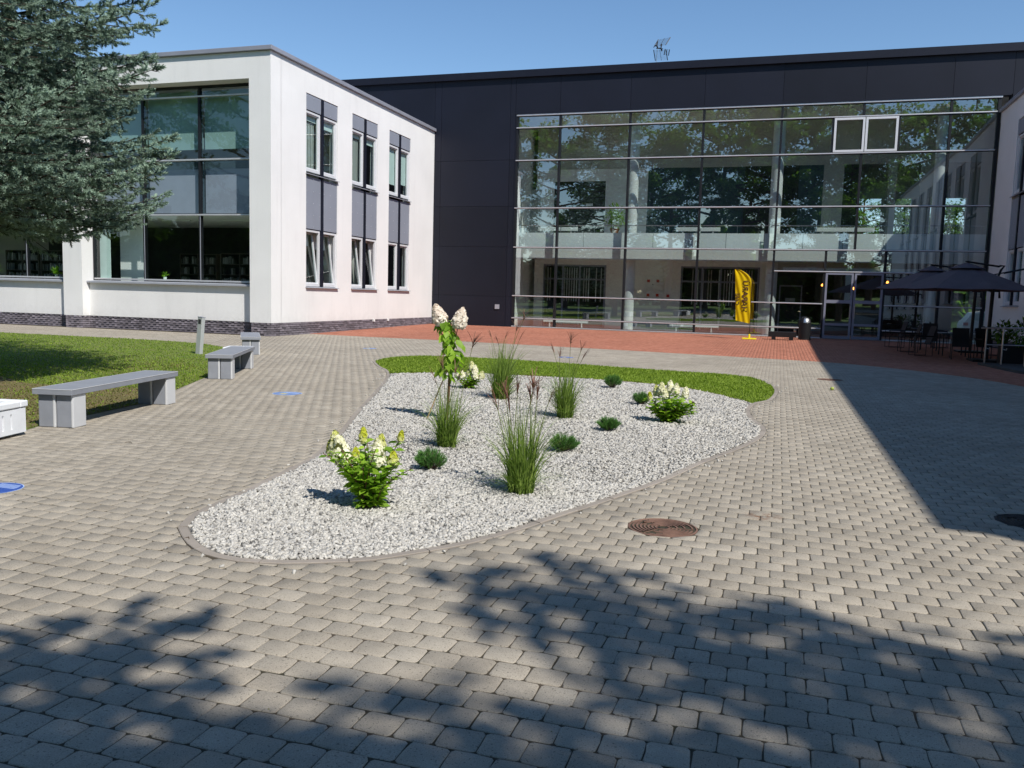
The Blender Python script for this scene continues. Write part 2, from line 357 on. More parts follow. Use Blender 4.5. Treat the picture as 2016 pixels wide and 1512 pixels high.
def frames(d, roll=None, hint=(0,0,1)):
    """rotation matrices whose x axis = d (N,3); z axis near hint"""
    d = d/np.linalg.norm(d, axis=1)[:,None]; h = np.broadcast_to(np.array(hint, float), d.shape)+rng.normal(0,.02,d.shape)
    y = np.cross(h, d); y /= np.linalg.norm(y, axis=1)[:,None]; z = np.cross(d, y)
    if roll is not None:
        c, s_ = np.cos(roll)[:,None], np.sin(roll)[:,None]; y, z = c*y+s_*z, -s_*y+c*z
    return np.stack([d, y, z], -1)
def inside(P, poly):
    x, y = P[:,0], P[:,1]; r = np.zeros(len(P), bool); n = len(poly)
    for i in range(n):
        (x1,y1),(x2,y2) = poly[i], poly[(i+1)%n]
        if y1 == y2: continue
        c = ((y1 > y) != (y2 > y)) & (x < (x2-x1)*(y-y1)/(y2-y1)+x1); r ^= c
    return r
def segdist(P, line, closed=True):
    n = len(line); L = n if closed else n-1
    best = np.full(len(P), 1e9); idx = np.zeros(len(P), int)
    for i in range(L):
        a = np.array(line[i]); b = np.array(line[(i+1)%n]); ab = b-a
        t = np.clip(((P-a)@ab)/(ab@ab+1e-12), 0, 1); d = np.linalg.norm(P-a-t[:,None]*ab, axis=1)
        k = d < best; best[k] = d[k]; idx[k] = i
    return best, idx
def catmull(pts, step, closed=True):
    pts = [np.array(p, float) for p in pts]; n = len(pts); out = []
    for i in range(n if closed else n-1):
        p0,p1,p2,p3 = pts[(i-1)%n], pts[i], pts[(i+1)%n], pts[(i+2)%n]
        if not closed:
            p0 = pts[max(i-1,0)]; p3 = pts[min(i+2,n-1)]
        k = max(1, int(np.linalg.norm(p2-p1)/step))
        for j in range(k):
            t = j/k; out.append(.5*((2*p1)+(-p0+p2)*t+(2*p0-5*p1+4*p2-p3)*t*t+(-p0+3*p1-3*p2+p3)*t**3))
    if not closed: out.append(pts[-1])
    return out
def offset(poly, d):
    n = len(poly); out = []; a = sum(poly[i][0]*poly[(i+1)%n][1]-poly[(i+1)%n][0]*poly[i][1] for i in range(n)); sg = 1 if a > 0 else -1
    for i in range(n):
        t = np.array(poly[(i+1)%n])-np.array(poly[(i-1)%n]); t = t/np.linalg.norm(t); out.append(np.array(poly[i])+sg*d*np.array([t[1], -t[0]]))
    return out
def zg(y): # the paving climbs gently to the glass front
    return .13*np.clip((np.asarray(y)-27)/12.4, 0, 1)

# ------------------------------------------------------------------ ground plan
BED0 = [(-3.7,4.65),(-3.56,4.51),(-3.37,4.35),(-3.17,4.24),(-2.96,4.22),(-2.75,4.26),(-2.51,4.38),(-2.29,4.51),(-2.08,4.76),(-1.9,5.0),(-1.69,5.42),(-1.48,5.99),(-1.23,6.66),(-.94,7.51),(-.66,8.6),(-.41,9.4),(-.19,10.3),(-.12,11.0),(-.17,11.54),(-.3,12.09),(-.38,12.97),(-.36,13.65),(-.28,14.12),(-.1,14.6),(0,15.57),(.01,16.48),(-.13,17.65),(-.49,18.8),(-1.16,19.3),(-2.05,19.4),(-2.99,19.6),(-3.74,19.78),(-5.09,20.12),(-6.48,20.36),(-7.3,20.38),(-8.22,20.3),(-8.77,20.1),(-9.02,19.54),(-9.1,18.88),(-8.97,18.04),(-8.68,17.45),(-8.17,16.65),(-7.72,16.03),(-7.29,15.24),(-6.86,14.25),(-6.45,13.22),(-5.73,11.32),(-5.25,10.04),(-4.73,8.72),(-4.21,7.24),(-4.08,6.6),(-3.99,6.05),(-3.94,5.78),(-3.89,5.32),(-3.83,4.95)]
GG = [(-7.29,15.24),(-6.9,15.75),(-6.3,16.15),(-5.5,16.35),(-4.67,16.46),(-3.61,16.42),(-2.85,16.4),(-2.28,16.2),(-1.42,15.6),(-.87,14.89),(-.34,14.01)]
BED = catmull(BED0, .12); BEDO = offset(BED, .062)
LAWN = [(-7.0,5.0),(-7.5,6.3),(-7.92,7.5),(-8.3,9.6),(-8.98,11.05),(-9.75,12.75),(-10.75,15.0),(-12.0,17.0),(-13.6,18.9),(-14.6,19.9),(-15.7,20.6),(-17.2,21.05),(-19,21.2),(-30,21.1),(-45,21),(-45,-3),(-8,-3)]
REDL = [(-16.9,28.0),(-14.56,27.75),(-11.93,27.7),(-8.7,27.33),(-5.09,26.79),(-3.41,26.45),(-1.86,26.15),(-.37,25.8),(1.3,25.4),(2.31,24.75),(3.4,23.6),(4.32,22.2),(4.85,20.9),(5.25,19.3),(5.6,17.3),(6.2,15),(8.3,13.5)]
RED = [tuple(p) for p in catmull(REDL, .4, False)]+[(8.3,39.72),(-16.9,39.72)]
def circ(c, r, n=20): return [(c[0]+r*math.cos(2*PI*i/n), c[1]+r*math.sin(2*PI*i/n)) for i in range(n)]
MH = [((-.695,5.93),.245),((1.15,19.45),.27),((1.93,7.2),.245)]

def frustum(P, mg=1.2, far=60):
    v = np.column_stack([P, np.zeros(len(P))])-np.array([0,0,EYE]); a = v@np.array(CR); d = v@np.array(_fw); u = v@np.array(CU)
    return (np.abs(a) < .607*d+mg) & (d > .5) & (u > -.4547*d-.35) & (d < far)

# ---- pavers
def clip_half(poly, p, nrm):
    out = []
    for i in range(len(poly)):
        a, b = np.array(poly[i]), np.array(poly[(i+1)%len(poly)]); da, db = (a-p)@nrm, (b-p)@nrm
        if da <= 0: out.append(a)
        if da*db < 0: out.append(a+(b-a)*da/(da-db))
    return out
T12 = np.array([(1,0),(.99,.80),(.85,.975),(0,1),(-.85,.975),(-.99,.80),(-1,0),(-.99,-.80),(-.85,-.975),(0,-1),(.85,-.975),(.99,-.80)])
T8 = np.array([(1,-.72),(1,.72),(.78,1),(-.78,1),(-1,.72),(-1,-.72),(-.78,-1),(.78,-1)])
T4 = np.array([(1,-1),(1,1),(-1,1),(-1,-1)])
def paver_arrays(C, hx, hy, tint, T, rings, jit):
    """rings: list of (inset, z)"""
    N, K = len(C), len(T); rv = []
    base = T[None]*np.array([hx,hy]) + rng.normal(0, jit, (N,K,2)); rotj = rng.normal(0, .012 if jit > 0 else 0, N)
    c, s_ = np.cos(rotj)[:,None], np.sin(rotj)[:,None]; base = np.stack([base[...,0]*c-base[...,1]*s_, base[...,0]*s_+base[...,1]*c], -1)
    dz = rng.normal(0, .0009, N)
    for ins, z in rings:
        b = base*(1-ins/np.array([hx,hy])); xy = C[:,None,:]+b
        zz = z+dz[:,None]+zg(xy[...,1]); rv.append(np.concatenate([xy, zz[...,None]], -1))
    V = np.stack(rv, 1).reshape(-1,3); Rn = len(rings); st = (np.arange(N)*Rn*K)[:,None]
    top = (st+np.arange(K)[None])
    fs = [top.ravel()]; ks = [np.full(N, K)]
    for r in range(Rn-1):
        i = np.arange(K); j = (i+1)%K
        q = np.stack([r*K+j, r*K+i, (r+1)*K+i, (r+1)*K+j], -1).ravel()
        fs.append((st+q[None]).ravel()); ks.append(np.full(N*K, 4))
    return V, np.concatenate(ks), np.concatenate(fs), np.repeat(tint, Rn*K)
def join_arrays(L):
    Vs, Ks, Fs, Ts = [], [], [], []; n = 0
    for V,k,f,t in L:
        Vs.append(V); Ks.append(k); Fs.append(f+n); Ts.append(t); n += len(V)
    return np.concatenate(Vs), np.concatenate(Ks), np.concatenate(Fs), np.concatenate(Ts)
PX, PY, HX, HY = .162, .150, .0797, .0737
rows = np.arange(-16, 245); g_ = []
for j in rows:
    y = 3.342+PY*j; i = np.arange(-200, 60); x = .445+PX*i+(PX/2 if j%2 else 0); g_.append(np.column_stack([x, np.full(len(x), y)]))
PC = np.concatenate(g_); PC = PC[frustum(PC, far=48)]
rp_ = .075*1.1
blk = inside(PC, BEDO) | inside(PC, LAWN) | inside(PC, RED) | (PC[:,0] > 8.2) | ((PC[:,0] < -16.8) & (PC[:,1] > 25.4)) | (PC[:,1] > 39.7)
for c, r in MH: blk |= (np.hypot(PC[:,0]-c[0], PC[:,1]-c[1]) < r)
bounds = [(BEDO, True, False), (LAWN, True, False), (RED, True, False)]+[(circ(c, r, 24), True, False) for c, r in MH]
near = np.zeros(len(PC), bool); info = []
for line, cl, keepin in bounds:
    d, idx = segdist(PC, line); info.append((d, idx)); near |= d < .115
full = PC[~blk & ~near]
edge = np.where(near)[0]; polys = []
def orient(line):
    n = len(line); a = sum(line[i][0]*line[(i+1)%n][1]-line[(i+1)%n][0]*line[i][1] for i in range(n)); return 1 if a > 0 else -1
ORI = [orient(b[0]) for b in bounds]
def cut(poly, k, idx, keep_in=False, gap=.002):
    line = bounds[k][0]; a = np.array(line[idx]); b = np.array(line[(idx+1)%len(line)]); t = (b-a)/np.linalg.norm(b-a); nrm = ORI[k]*np.array([t[1], -t[0]])
    if keep_in: return clip_half(poly, a-nrm*gap, nrm)
    return clip_half(poly, a+nrm*gap, -nrm)
for i in edge:
    c = PC[i]
    if (c[0] > 8.2) or (c[0] < -16.8 and c[1] > 25.4): continue
    poly = [c+T8[q]*(HX,HY)+rng.normal(0,.0008,2) for q in range(8)]
    for k in range(len(bounds)):
        d, idx = info[k]
        if d[i] < .115: poly = cut(poly, k, idx[i])
        elif inside(c[None], bounds[k][0])[0]: poly = []
        if len(poly) < 3: break
    if len(poly) >= 3:
        A = abs(sum(poly[q][0]*poly[(q+1)%len(poly)][1]-poly[(q+1)%len(poly)][0]*poly[q][1] for q in range(len(poly))))/2
        if A > .0012: polys.append(poly)
def poly_arrays(polys, z0, chamf, skirt):
    Vs, Ks, Fs, Ts = [], [], [], []; n = 0
    for P in polys:
        P = np.array(P); c = P.mean(0); k = len(P); r = np.linalg.norm(P-c, axis=1)[:,None]; top = c+(P-c)*(1-np.minimum(chamf/np.maximum(r,.02), .3))
        for Q, z in ((top, z0), (P, z0-.006), (P, z0-skirt)): Vs.append(np.column_stack([Q, z+zg(Q[:,1])]))
        Fs.append(np.arange(k)+n); Ks.append([k])
        for q in range(2):
            for e in range(k): f = (e+1)%k; Fs.append(np.array([q*k+f, q*k+e, (q+1)*k+e, (q+1)*k+f])+n); Ks.append([4])
        Ts.append(np.full(3*k, np.clip(rng.normal(.5,.2),0,1))); n += 3*k
    return np.concatenate(Vs), np.concatenate(Ks), np.concatenate(Fs), np.concatenate(Ts)
dist = np.hypot(full[:,0], full[:,1]); order = np.argsort(dist)
full = full[order]; dist = dist[order]
# the 300 pavers that show largest: nearest, inside the frame
v3 = np.column_stack([full, np.zeros(len(full))])-np.array([0,0,EYE]); dd = v3@np.array(_fw)
inview = (np.abs(v3@np.array(CR)) < .61*dd) & (v3@np.array(CU) > -.462*dd)
solo = np.where(inview)[0][:300]; issolo = np.zeros(len(full), bool); issolo[solo] = True
tints = np.clip(rng.normal(.5,.22,len(full)), 0, 1)
pavement = MB(); pavement.box(-60,8.25,-7,1,-.2,-.004); pavement = pavement.build('pavement', farpave); tag(pavement, 'grey concrete block pavement of the courtyard', kind='structure')
RN = [(.0055,0),(.002,-.0018),(0,-.005),(-.0004,-.024)]
for q in solo:
    V,k,f,t = paver_arrays(full[q][None], HX, HY, tints[q:q+1], T12, RN, .0017)
    c = np.array([full[q][0], full[q][1], 0]); me = np_mesh('paver', V-c, k, f, t); o = link('paver', me, paver, pavement); o.location = c
rest = ~issolo
nearm = rest & (dist < 11); farm = rest & (dist >= 11)
L = [paver_arrays(full[nearm], HX, HY, tints[nearm], T12, [(.0055,0),(.0012,-.003),(0,-.022)], .0011),
     paver_arrays(full[farm], HX, HY, tints[farm], T8, [(.006,0),(0,-.006),(0,-.022)], .001),
     poly_arrays(polys, 0, .006, .022)]
V,k,f,t = join_arrays(L); o = link('pavers', np_mesh('pavers', V, k, f, t), paver, pavement); o['kind'] = 'stuff'
# red pavers: 0.1 wide, 0.2 long, long side towards the glass front
gx = np.arange(-16.75, 8.2, .102); gy = np.arange(13, 39.65, .202); X_, Y_ = np.meshgrid(gx, gy)
Y_ = Y_+np.where((np.arange(len(gx))%2)[None] == 0, 0, .101); RC = np.column_stack([X_.ravel(), Y_.ravel()])
RC = RC[inside(RC, RED) & frustum(RC, 1.5, 50) & (RC[:,1] < 39.62)]
d, idx = segdist(RC, RED[:len(RED)-2], False); fr_ = RC[d > .12]; er = np.where(d <= .12)[0]
L = [paver_arrays(fr_, .0495, .0995, np.clip(rng.normal(.5,.25,len(fr_)),0,1), T4, [(.004,0),(0,-.004),(0,-.02)], .0006)]
pl = []
for i in er:
    poly = [RC[i]+T4[q]*(.0495,.0995) for q in range(4)]; poly = cut(poly, 2, idx[i], True)
    if len(poly) >= 3: pl.append(poly)
L.append(poly_arrays(pl, 0, .004, .02)); V,k,f,t = join_arrays(L)
redp = MB()
for y0, y1 in ((13,27),(27,39.4),(39.4,39.9)): redp.add([(-17,y0,-.0045+float(zg(y0))),(8.3,y0,-.0045+float(zg(y0))),(8.3,y1,-.0045+float(zg(y1))),(-17,y1,-.0045+float(zg(y1)))], [(0,1,2,3)])
redp.f = redp.f[1:]; redp.mi = redp.mi[1:]
redp = redp.build('red_pavement', jointm); tag(redp, kind='structure')
o = link('pavers', np_mesh('pavers', V, k, f, t), redpaver, redp); o['kind'] = 'stuff'
# joint bed under all pavers
jb = MB(); jb.add([(-60,.6,-.0045),(8.25,.6,-.0045),(8.25,27,-.0045),(-60,27,-.0045)], [(0,1,2,3)]); jb = jb.build('paving_sand', jointm); tag(jb, kind='structure')
gr = MB(); S = 1500; gr.add([(-S,-S,-.3),(S,-S,-.3),(S,S,-.3),(-S,S,-.3)], [(0,1,2,3)]); gr = gr.build('ground', ground_m); tag(gr, kind='structure')
# side strips of ground outside the court
gs = MB(); gs.add([(-140,-60,-.06),(60,-60,-.06),(60,-7,-.06),(-140,-7,-.06)], [(0,1,2,3)]).add([(8.25,41,-.02),(60,41,-.02),(60,110,-.02),(8.25,110,-.02)], [(0,1,2,3)]); gs = gs.build('park_grass', ground_m); tag(gs, kind='structure')
rd = MB(); rd.add([(-140,-16,-.05),(60,-16,-.05),(60,-10,-.05),(-140,-10,-.05)], [(0,1,2,3)]); rd = rd.build('road', asphalt); tag(rd, kind='structure')
pk = MB(); pk.add([(-10,46,-.014),(60,46,-.014),(60,62,-.014),(-10,62,-.014)], [(0,1,2,3)]); pk = pk.build('parking_area', asphalt); tag(pk, kind='structure')

# ---- kerb stones
kerb = MB(); kerb.prism([tuple(p) for p in offset(BED, .04)], -.2, -.06); kerb = kerb.build('kerb', kerbm); tag(kerb, kind='structure')
acc = 0; seg = [0]; per = [0.]
for i in range(len(BED)): per.append(per[-1]+float(np.linalg.norm(np.array(BED[(i+1)%len(BED)])-BED[i])))
tot = per[-1]; NK = int(tot/.50)
def at_len(line, s_):
    s_ %= tot; i = int(np.searchsorted(per, s_, side='right'))-1; i = min(i, len(BED)-1); t_ = (s_-per[i])/max(per[i+1]-per[i], 1e-6)
    return (1-t_)*np.array(line[i])+t_*np.array(line[(i+1)%len(line)])
for kx in range(NK):
    s0 = tot*kx/NK+.003; s1 = tot*(kx+1)/NK-.003; n = 5; b = MB(); b.tv = random.random(); dz = random.uniform(-.002,.002)
    ss = [s0+(s1-s0)*q/(n-1) for q in range(n)]
    inn = [at_len(BED, q) for q in ss]; ou = [at_len(BEDO, q) for q in ss]; vv = []
    for a, c in zip(inn, ou):
        u = (c-a)/np.linalg.norm(c-a)
        for p, z in ((a,-.12),(a,-.001),(a+u*.005,.003),(c-u*.005,.003),(c,-.001),(c,-.12)): vv.append((p[0],p[1],z+dz+.004))
    fs = [(q*6+e, q*6+e+1, (q+1)*6+e+1, (q+1)*6+e) for q in range(n-1) for e in range(5)]+[(0,1,2,3,4,5), tuple((n-1)*6+e for e in range(5,-1,-1))]
    b.add(vv, fs).build('kerb_stone', kerbm, kerb)

# ---- gravel and grass of the bed
gv = MB(); GR_poly = [p for p in BED if True]
gpoly = [tuple(p) for p in BED]
ggl = [tuple(p) for p in catmull(GG, .2, False)]
# split bed by the GG line : gravel = part below
def below_gg(P):
    xs = np.array([p[0] for p in ggl]); ys = np.array([p[1] for p in ggl]); yy = np.interp(P[:,0], xs, ys, left=15.2, right=14.0); return P[:,1] < yy
gv.prism(gpoly, -.2, -.001); gv = gv.build('gravel_bed', gravel_b); tag(gv, 'bed floor of pale marble gravel inside the kerb', kind='structure')
octa = np.array([(1,0,0),(-1,0,0),(0,1,0),(0,-1,0),(0,0,1),(0,0,-1)], float)*.5
octf = np.array([(0,2,4),(2,1,4),(1,3,4),(3,0,4),(2,0,5),(1,2,5),(3,1,5),(0,3,5)])
boxv = np.array([(-.5,-.35,-.5),(.5,-.5,-.5),(.38,.5,-.5),(-.5,.4,-.5),(-.4,-.4,.5),(.45,-.3,.4),(.5,.35,.5),(-.42,.45,.42)])
boxf = np.array([(0,3,2),(0,2,1),(4,5,6),(4,6,7),(0,1,5),(0,5,4),(1,2,6),(1,6,5),(2,3,7),(2,7,6),(3,0,4),(3,4,7)])
sp = Soup()
def chips(y0, y1, dens, sc, z0, z1, pv, pf):
    n = int(9.5*(y1-y0)*dens); P = np.column_stack([rng.uniform(-9.2,.2,n), rng.uniform(y0,y1,n)])
    k = inside(P, gpoly) & below_gg(P); P = P[k]; n = len(P)
    d, _ = segdist(P, gpoly); P = P[d > .012]; n = len(P)
    L_ = rng.uniform(.022,.046,n)*sc; W = L_*rng.uniform(.38,.62,n); H = L_*rng.uniform(.28,.45,n)
    yaw = rng.uniform(0,2*PI,n); tl = rng.normal(0,.42,n); rl = rng.normal(0,.5,n)
    cx_, sx_ = np.cos(yaw), np.sin(yaw); ct, st = np.cos(tl), np.sin(tl); c3, s3 = np.cos(rl), np.sin(rl); z = np.zeros(n); o1 = np.ones(n)
    Rz = np.stack([np.stack([cx_,-sx_,z],-1),np.stack([sx_,cx_,z],-1),np.stack([z,z,o1],-1)],1)
    Ry = np.stack([np.stack([ct,z,st],-1),np.stack([z,o1,z],-1),np.stack([-st,z,ct],-1)],1)
    Rx = np.stack([np.stack([o1,z,z],-1),np.stack([z,c3,-s3],-1),np.stack([z,s3,c3],-1)],1)
    Sm = np.zeros((n,3,3)); Sm[:,0,0] = L_; Sm[:,1,1] = W; Sm[:,2,2] = H
    A = Rz@Ry@Rx@Sm; t = np.clip(rng.normal(.80,.15,n), 0, 1); dk = rng.random(n); t[dk < .13] = rng.uniform(.05,.55,(dk < .13).sum())
    loc = np.column_stack([P, rng.uniform(z0, z1, n)+.006*np.sin(P[:,0]*3)*np.cos(P[:,1]*2.3)]); sp.many(pv, pf, A, loc, t)
chips(4.1, 7.2, 4000, 1.06, -.004, .008, boxv, boxf); chips(7.2, 10.2, 2400, 1.3, -.004, .008, octa*1.15, octf); chips(10.2, 16.8, 1300, 1.7, -.002, .006, octa*1.15, octf)
n = 170; kk = rng.integers(0, len(BEDO), n); P = np.array([BEDO[i] for i in kk])+np.abs(rng.normal(0,.10,(n,1)))*np.array([(np.array(BEDO[i])-np.array(BED[i]))/.062 for i in kk])+rng.normal(0,.02,(n,2))
A = rand_rot(n)*(rng.uniform(.012,.026,n))[:,None,None]*np.array([1.3,.8,.6])[None,None,:]; sp.many(boxv, boxf, A, np.column_stack([P, np.full(n,.006)]), np.clip(rng.normal(.7,.2,n),0,1))
o = sp.build('gravel', gravel_m); tag(o, 'white and grey marble gravel filling the planting bed', kind='stuff')

def blades(name, poly, dens_fn, n, h, w, mat, label, mask=None, zb=-.005, parent=None, extra=None):
    xs = [p[0] for p in poly]; ys = [p[1] for p in poly]; bx = extra or (min(xs), max(xs), min(ys), max(ys))
    P = np.column_stack([rng.uniform(bx[0],bx[1],n), rng.uniform(bx[2],bx[3],n)]); k = inside(P, poly) & (rng.random(n) < dens_fn(P))
    if mask is not None: k &= mask(P)
    P = P[k]; n = len(P); s = Soup(); hh = h*rng.uniform(.5,1.25,n); ww = w*rng.uniform(.7,1.3,n); a = rng.uniform(0,2*PI,n); ln = rng.uniform(.1,.9,n)
    d = np.column_stack([np.cos(a), np.sin(a)]); sd_ = np.column_stack([-d[:,1], d[:,0]])*ww[:,None]
    b0 = np.column_stack([P-sd_, np.full(n,zb)]); b1 = np.column_stack([P+sd_, np.full(n,zb)]); mid = P+d*(hh*ln*.45)[:,None]
    m0 = np.column_stack([mid-sd_*.8, zb+hh*.6]); m1 = np.column_stack([mid+sd_*.8, zb+hh*.6]); tp = np.column_stack([P+d*(hh*ln*1.3)[:,None], zb+hh*.95])
    V = np.stack([b0,b1,m1,m0,tp],1).reshape(-1,3); st = (np.arange(n)*5)[:,None]
    s.add(V, (st[:,:,None]+np.array([[0,1,2],[0,2,3],[3,2,4]])[None]).reshape(-1,3), np.repeat(np.clip(rng.normal(.5,.25,n),0,1),5))
    o = s.build(name, mat, parent); tag(o, label, kind='stuff'); return o
gb = MB(); gbp = [tuple(p) for p in BED if not below_gg(np.array([p]))[0]]
above = lambda P: ~below_gg(P)
xsg = [p for p in BED if above(np.array([p]))[0] and p[1] > 13.9]
gpoly2 = sorted(ggl, key=lambda p: p[0])
ring = [tuple(p) for p in BED]; # start at right end of GG, follow the bed outline round the back
i0 = int(np.argmin([np.hypot(p[0]-GG[-1][0], p[1]-GG[-1][1]) for p in BED])); i1 = int(np.argmin([np.hypot(p[0]-GG[0][0], p[1]-GG[0][1]) for p in BED]))
GRASS = [ring[i] for i in range(i0, i1+1)]+gpoly2
gb = MB().prism(GRASS, -.06, .004).build('grass_bed', lawn_b); tag(gb, kind='structure')
blades('bed_grass', GRASS, lambda P: np.ones(len(P)), 115000, .045, .0085, grass_l, 'curved strip of bright green grass at the back of the bed', extra=(-9.2,.1,13.9,20.5))
rim_ = [p for p in gpoly2]+[(p[0], p[1]+.16) for p in gpoly2[::-1]]
rm_ = MB().prism(rim_, -.05, .010).build('dry_turf_edge', earth); tag(rm_, kind='structure')
lawn = MB().prism(LAWN, -.2, .002).build('lawn', lawn_b); tag(lawn, kind='structure')
ep = [(-7.6,6.2),(-7.93,7.5),(-8.31,9.6),(-8.75,10.6),(-9.6,10.9),(-10.6,10.6),(-11.6,10.6),(-13,11.3),(-15.5,11.5),(-16.5,9),(-15,5),(-11,4),(-8,5)]
ea = MB().prism([tuple(p) for p in catmull(ep, .3)], -.1, .006).build('bare_soil', earth); tag(ea, kind='structure')
def dlawn(P):
    d = np.hypot(P[:,0], P[:,1]); return np.clip(1.1-(d-9)/16, .28, 1)
blades('lawn_grass', LAWN, dlawn, 360000, .034, .008, grass_l, 'mown green lawn left of the benches', extra=(-30,-7.8,6,21.2),
       mask=lambda P: frustum(P, .8) & (~inside(P, [tuple(q) for q in ep]) | (rng.random(len(P)) < .30*(np.sin(P[:,0]*2.3)*np.cos(P[:,1]*1.9)+.9))))
blades('dry_grass', LAWN, lambda P: np.exp(-((P[:,0]+9.3)**2+(P[:,1]-9.6)**2)/3.5)+.10+.25*(np.sin(P[:,0]*1.1+2)*np.cos(P[:,1]*.8+P[:,0]*.4) > .55), 110000, .028, .007, dry_l, 'straw coloured dry grass under the spruce edge', extra=(-16,-7.8,6,16), mask=lambda P: frustum(P, .8))

# ================================================================== MAIN BUILDING (dark, glass front at Y=39.72)
D = 39.72; ZR = 12.04; XL, XR = -30., 24.; GX0, GX1 = -12.54, 8.25; T = [.158,.567,1.654,4.003,5.878,8.132,9.664,10.286]
main = thing('office_building', (-2, D, 0), 'dark panelled two storey building with a tall glass curtain wall front', 'building')
w = MB(); w.box(XL, GX0-.02, D+.06, D+.4, 0, ZR); w.box(GX0-.02, GX1+.3, D+.06, D+.5, 10.35, ZR); w.box(GX1+.3, XR, D+.06, D+.4, 0, ZR)
w.box(XL, XL+.3, D+.4, 46, 0, ZR); w.box(XR-.3, XR, D+.4, 46, 0, ZR)
w.build('wall', cladback, main)
# rear wall with window openings on the right
w = MB(); w.box(XL+.3, -14.5, 45.6, 45.9, 0, ZR); w.box(-14.5, XR-.3, 45.6, 45.9, 6.9, ZR); w.box(-14.5, 3.3, 45.6, 45.9, 0, 6.9); w.box(3.3, XR-.3, 45.6, 45.9, 3.1, 4.75)
w.box(4.55, 4.85, 45.6, 45.9, 4.75, 6.9); w.box(5.9, 6.35, 45.6, 45.9, 4.75, 6.9); w.box(8.3, XR-.3, 45.6, 45.9, 4.75, 6.9); w.box(3.3, 8.0, 45.6, 45.9, 0, 3.1); w.box(10.2, XR-.3, 45.6, 45.9, 0, 3.1); w.box(8.0, 10.2, 45.6, 45.9, 0, .35)
w.build('rear_wall', intg, main)
box('roof', greym, main, XL+.3, XR-.3, D+.5, 45.6, 11.7, 11.9)
box('coping', darkcop, main, XL-.1, XR+.1, D-.15, D+.5, 12.0, 12.325)
# little clips on the coping
for x in np.arange(-23, 9, 3.3): box('coping_joint', mullm, main, x, x+.012, D-.154, D-.15, 12.0, 12.325)
# cladding panels with open joints
def panel(x0, x1, z0, z1, y=D, g=.006): box('cladding_panel', clad, main, x0+g, x1-g, y, y+.05, z0+g, z1-g)
zz = [.05, 1.60, 4.01, 5.96, 8.17, 12.03]
for a, b in zip(zz[:-1], zz[1:]):
    panel(-16.72, -16.37, a, b); panel(-16.37, -12.80, a, b); panel(-12.80, GX0, a, b if b < 10 else 12.03)
xs = [-24.6, -20.4, -16.37]
panel(-24.6,-20.4, 8.17, 12.03); panel(-20.4,-16.72, 8.17, 12.03)
xs = [GX0,-10.34,-7.01,-3.67,-.31,3.03,6.40,8.6,12,16,20,24]
for a, b in zip(xs[:-1], xs[1:]): panel(a, b, 10.34 if a < 8 else 9.9, 12.03)
# reveal round the glass
box('reveal', clad, main, GX0-.0, GX0+.05, D+.02, D+.32, .02, 10.34)
box('reveal', clad, main, GX0, GX1+.3, D-.02, D+.30, 10.30, 10.345)
GY = D+.14
def vbar(x, z0, z1, wd=.095, mat=mullm, nm='mullion', y0=-.10, y1=.12): box(nm, mat, main, x-wd/2, x+wd/2, GY+y0, GY+y1, z0, z1)
def hbar(z, x0, x1, h=.052, mat=trans_m, nm='transom'):
    b = MB(); b.box(x0, x1, GY-.085, GY+.10, z-h/2-.01, z+h/2+.01); b.build('transom_frame', mullm, main)
    b = MB(); b.box(x0, x1, GY-.14, GY-.10, z-h/2, z+h/2); b.build(nm, mat, main, bevel=.012)
for x in (GX0+.09,): vbar(x, T[0], T[7])
for x in (-10.34,-7.01,-3.67,-.31): vbar(x, T[0], T[7])
for x in (3.03, 6.40): vbar(x, T[3], T[7])
vbar(8.17, T[0], T[7], .12)
for x in (1.87, 4.30, 6.45): vbar(x, (T[0] if x > 5 else 3.06) if x != 1.87 else T[0], T[3])
vbar(4.30, T[0], 3.06)
for z in T[1:7]:
    if z < 3: hbar(z, GX0+.05, 1.83); hbar(z, 4.34, 8.12)
    else: hbar(z, GX0+.05, 8.12)
hbar(T[0], GX0+.05, 1.83); hbar(T[0], 4.34, 8.12); hbar(T[7]-.03, GX0+.05, 8.25, .08); hbar(3.06, -.27, 8.12)
box('threshold', mullm, main, GX0+.05, 8.2, GY-.06, GY+.3, .04, .13)
# glass panes, each its own
def pane(x0, x1, z0, z1, par=main, mat=glassM, y=GY): 
    q = rng.normal(0, .011, 3); q[2] *= min(1, (z1-z0)/2); b = MB(); g = .03
    b.add([(x0+g,y+q[0],z0+g),(x1-g,y+q[1],z0+g),(x1-g,y+q[1]+q[2],z1-g),(x0+g,y+q[0]+q[2],z1-g)], [(0,1,2,3)]); return b.build('pane', mat, par)
up = [GX0+.09,-10.34,-7.01,-3.67,-.31,3.03,6.40,8.17]
for a, b in zip(up[:-1], up[1:]):
    for i in (3,4,6): pane(a, b, T[i], T[i+1])
    if a == 3.03: pane(4.45, b, T[5], T[6])
    elif a == -.31: pane(a, 1.83, T[5], T[6])
    else: pane(a, b, T[5], T[6])
lo = [GX0+.09,-10.34,-7.01,-3.67,-.31]
for a, b in zip(lo[:-1], lo[1:]):
    for z0, z1 in ((T[0],T[1]),(T[1],T[2]),(T[2],T[3])): pane(a, b, z0, z1)
lo = [-.31,1.87,4.30,6.45,8.17]
for a, b in zip(lo[:-1], lo[1:]):
    pane(a, b, 3.06, T[3])
    if a == 1.87: continue
    for z0, z1 in ((T[0],T[1]),(T[1],T[2]),(T[2],3.06)): pane(a, b, z0, z1)
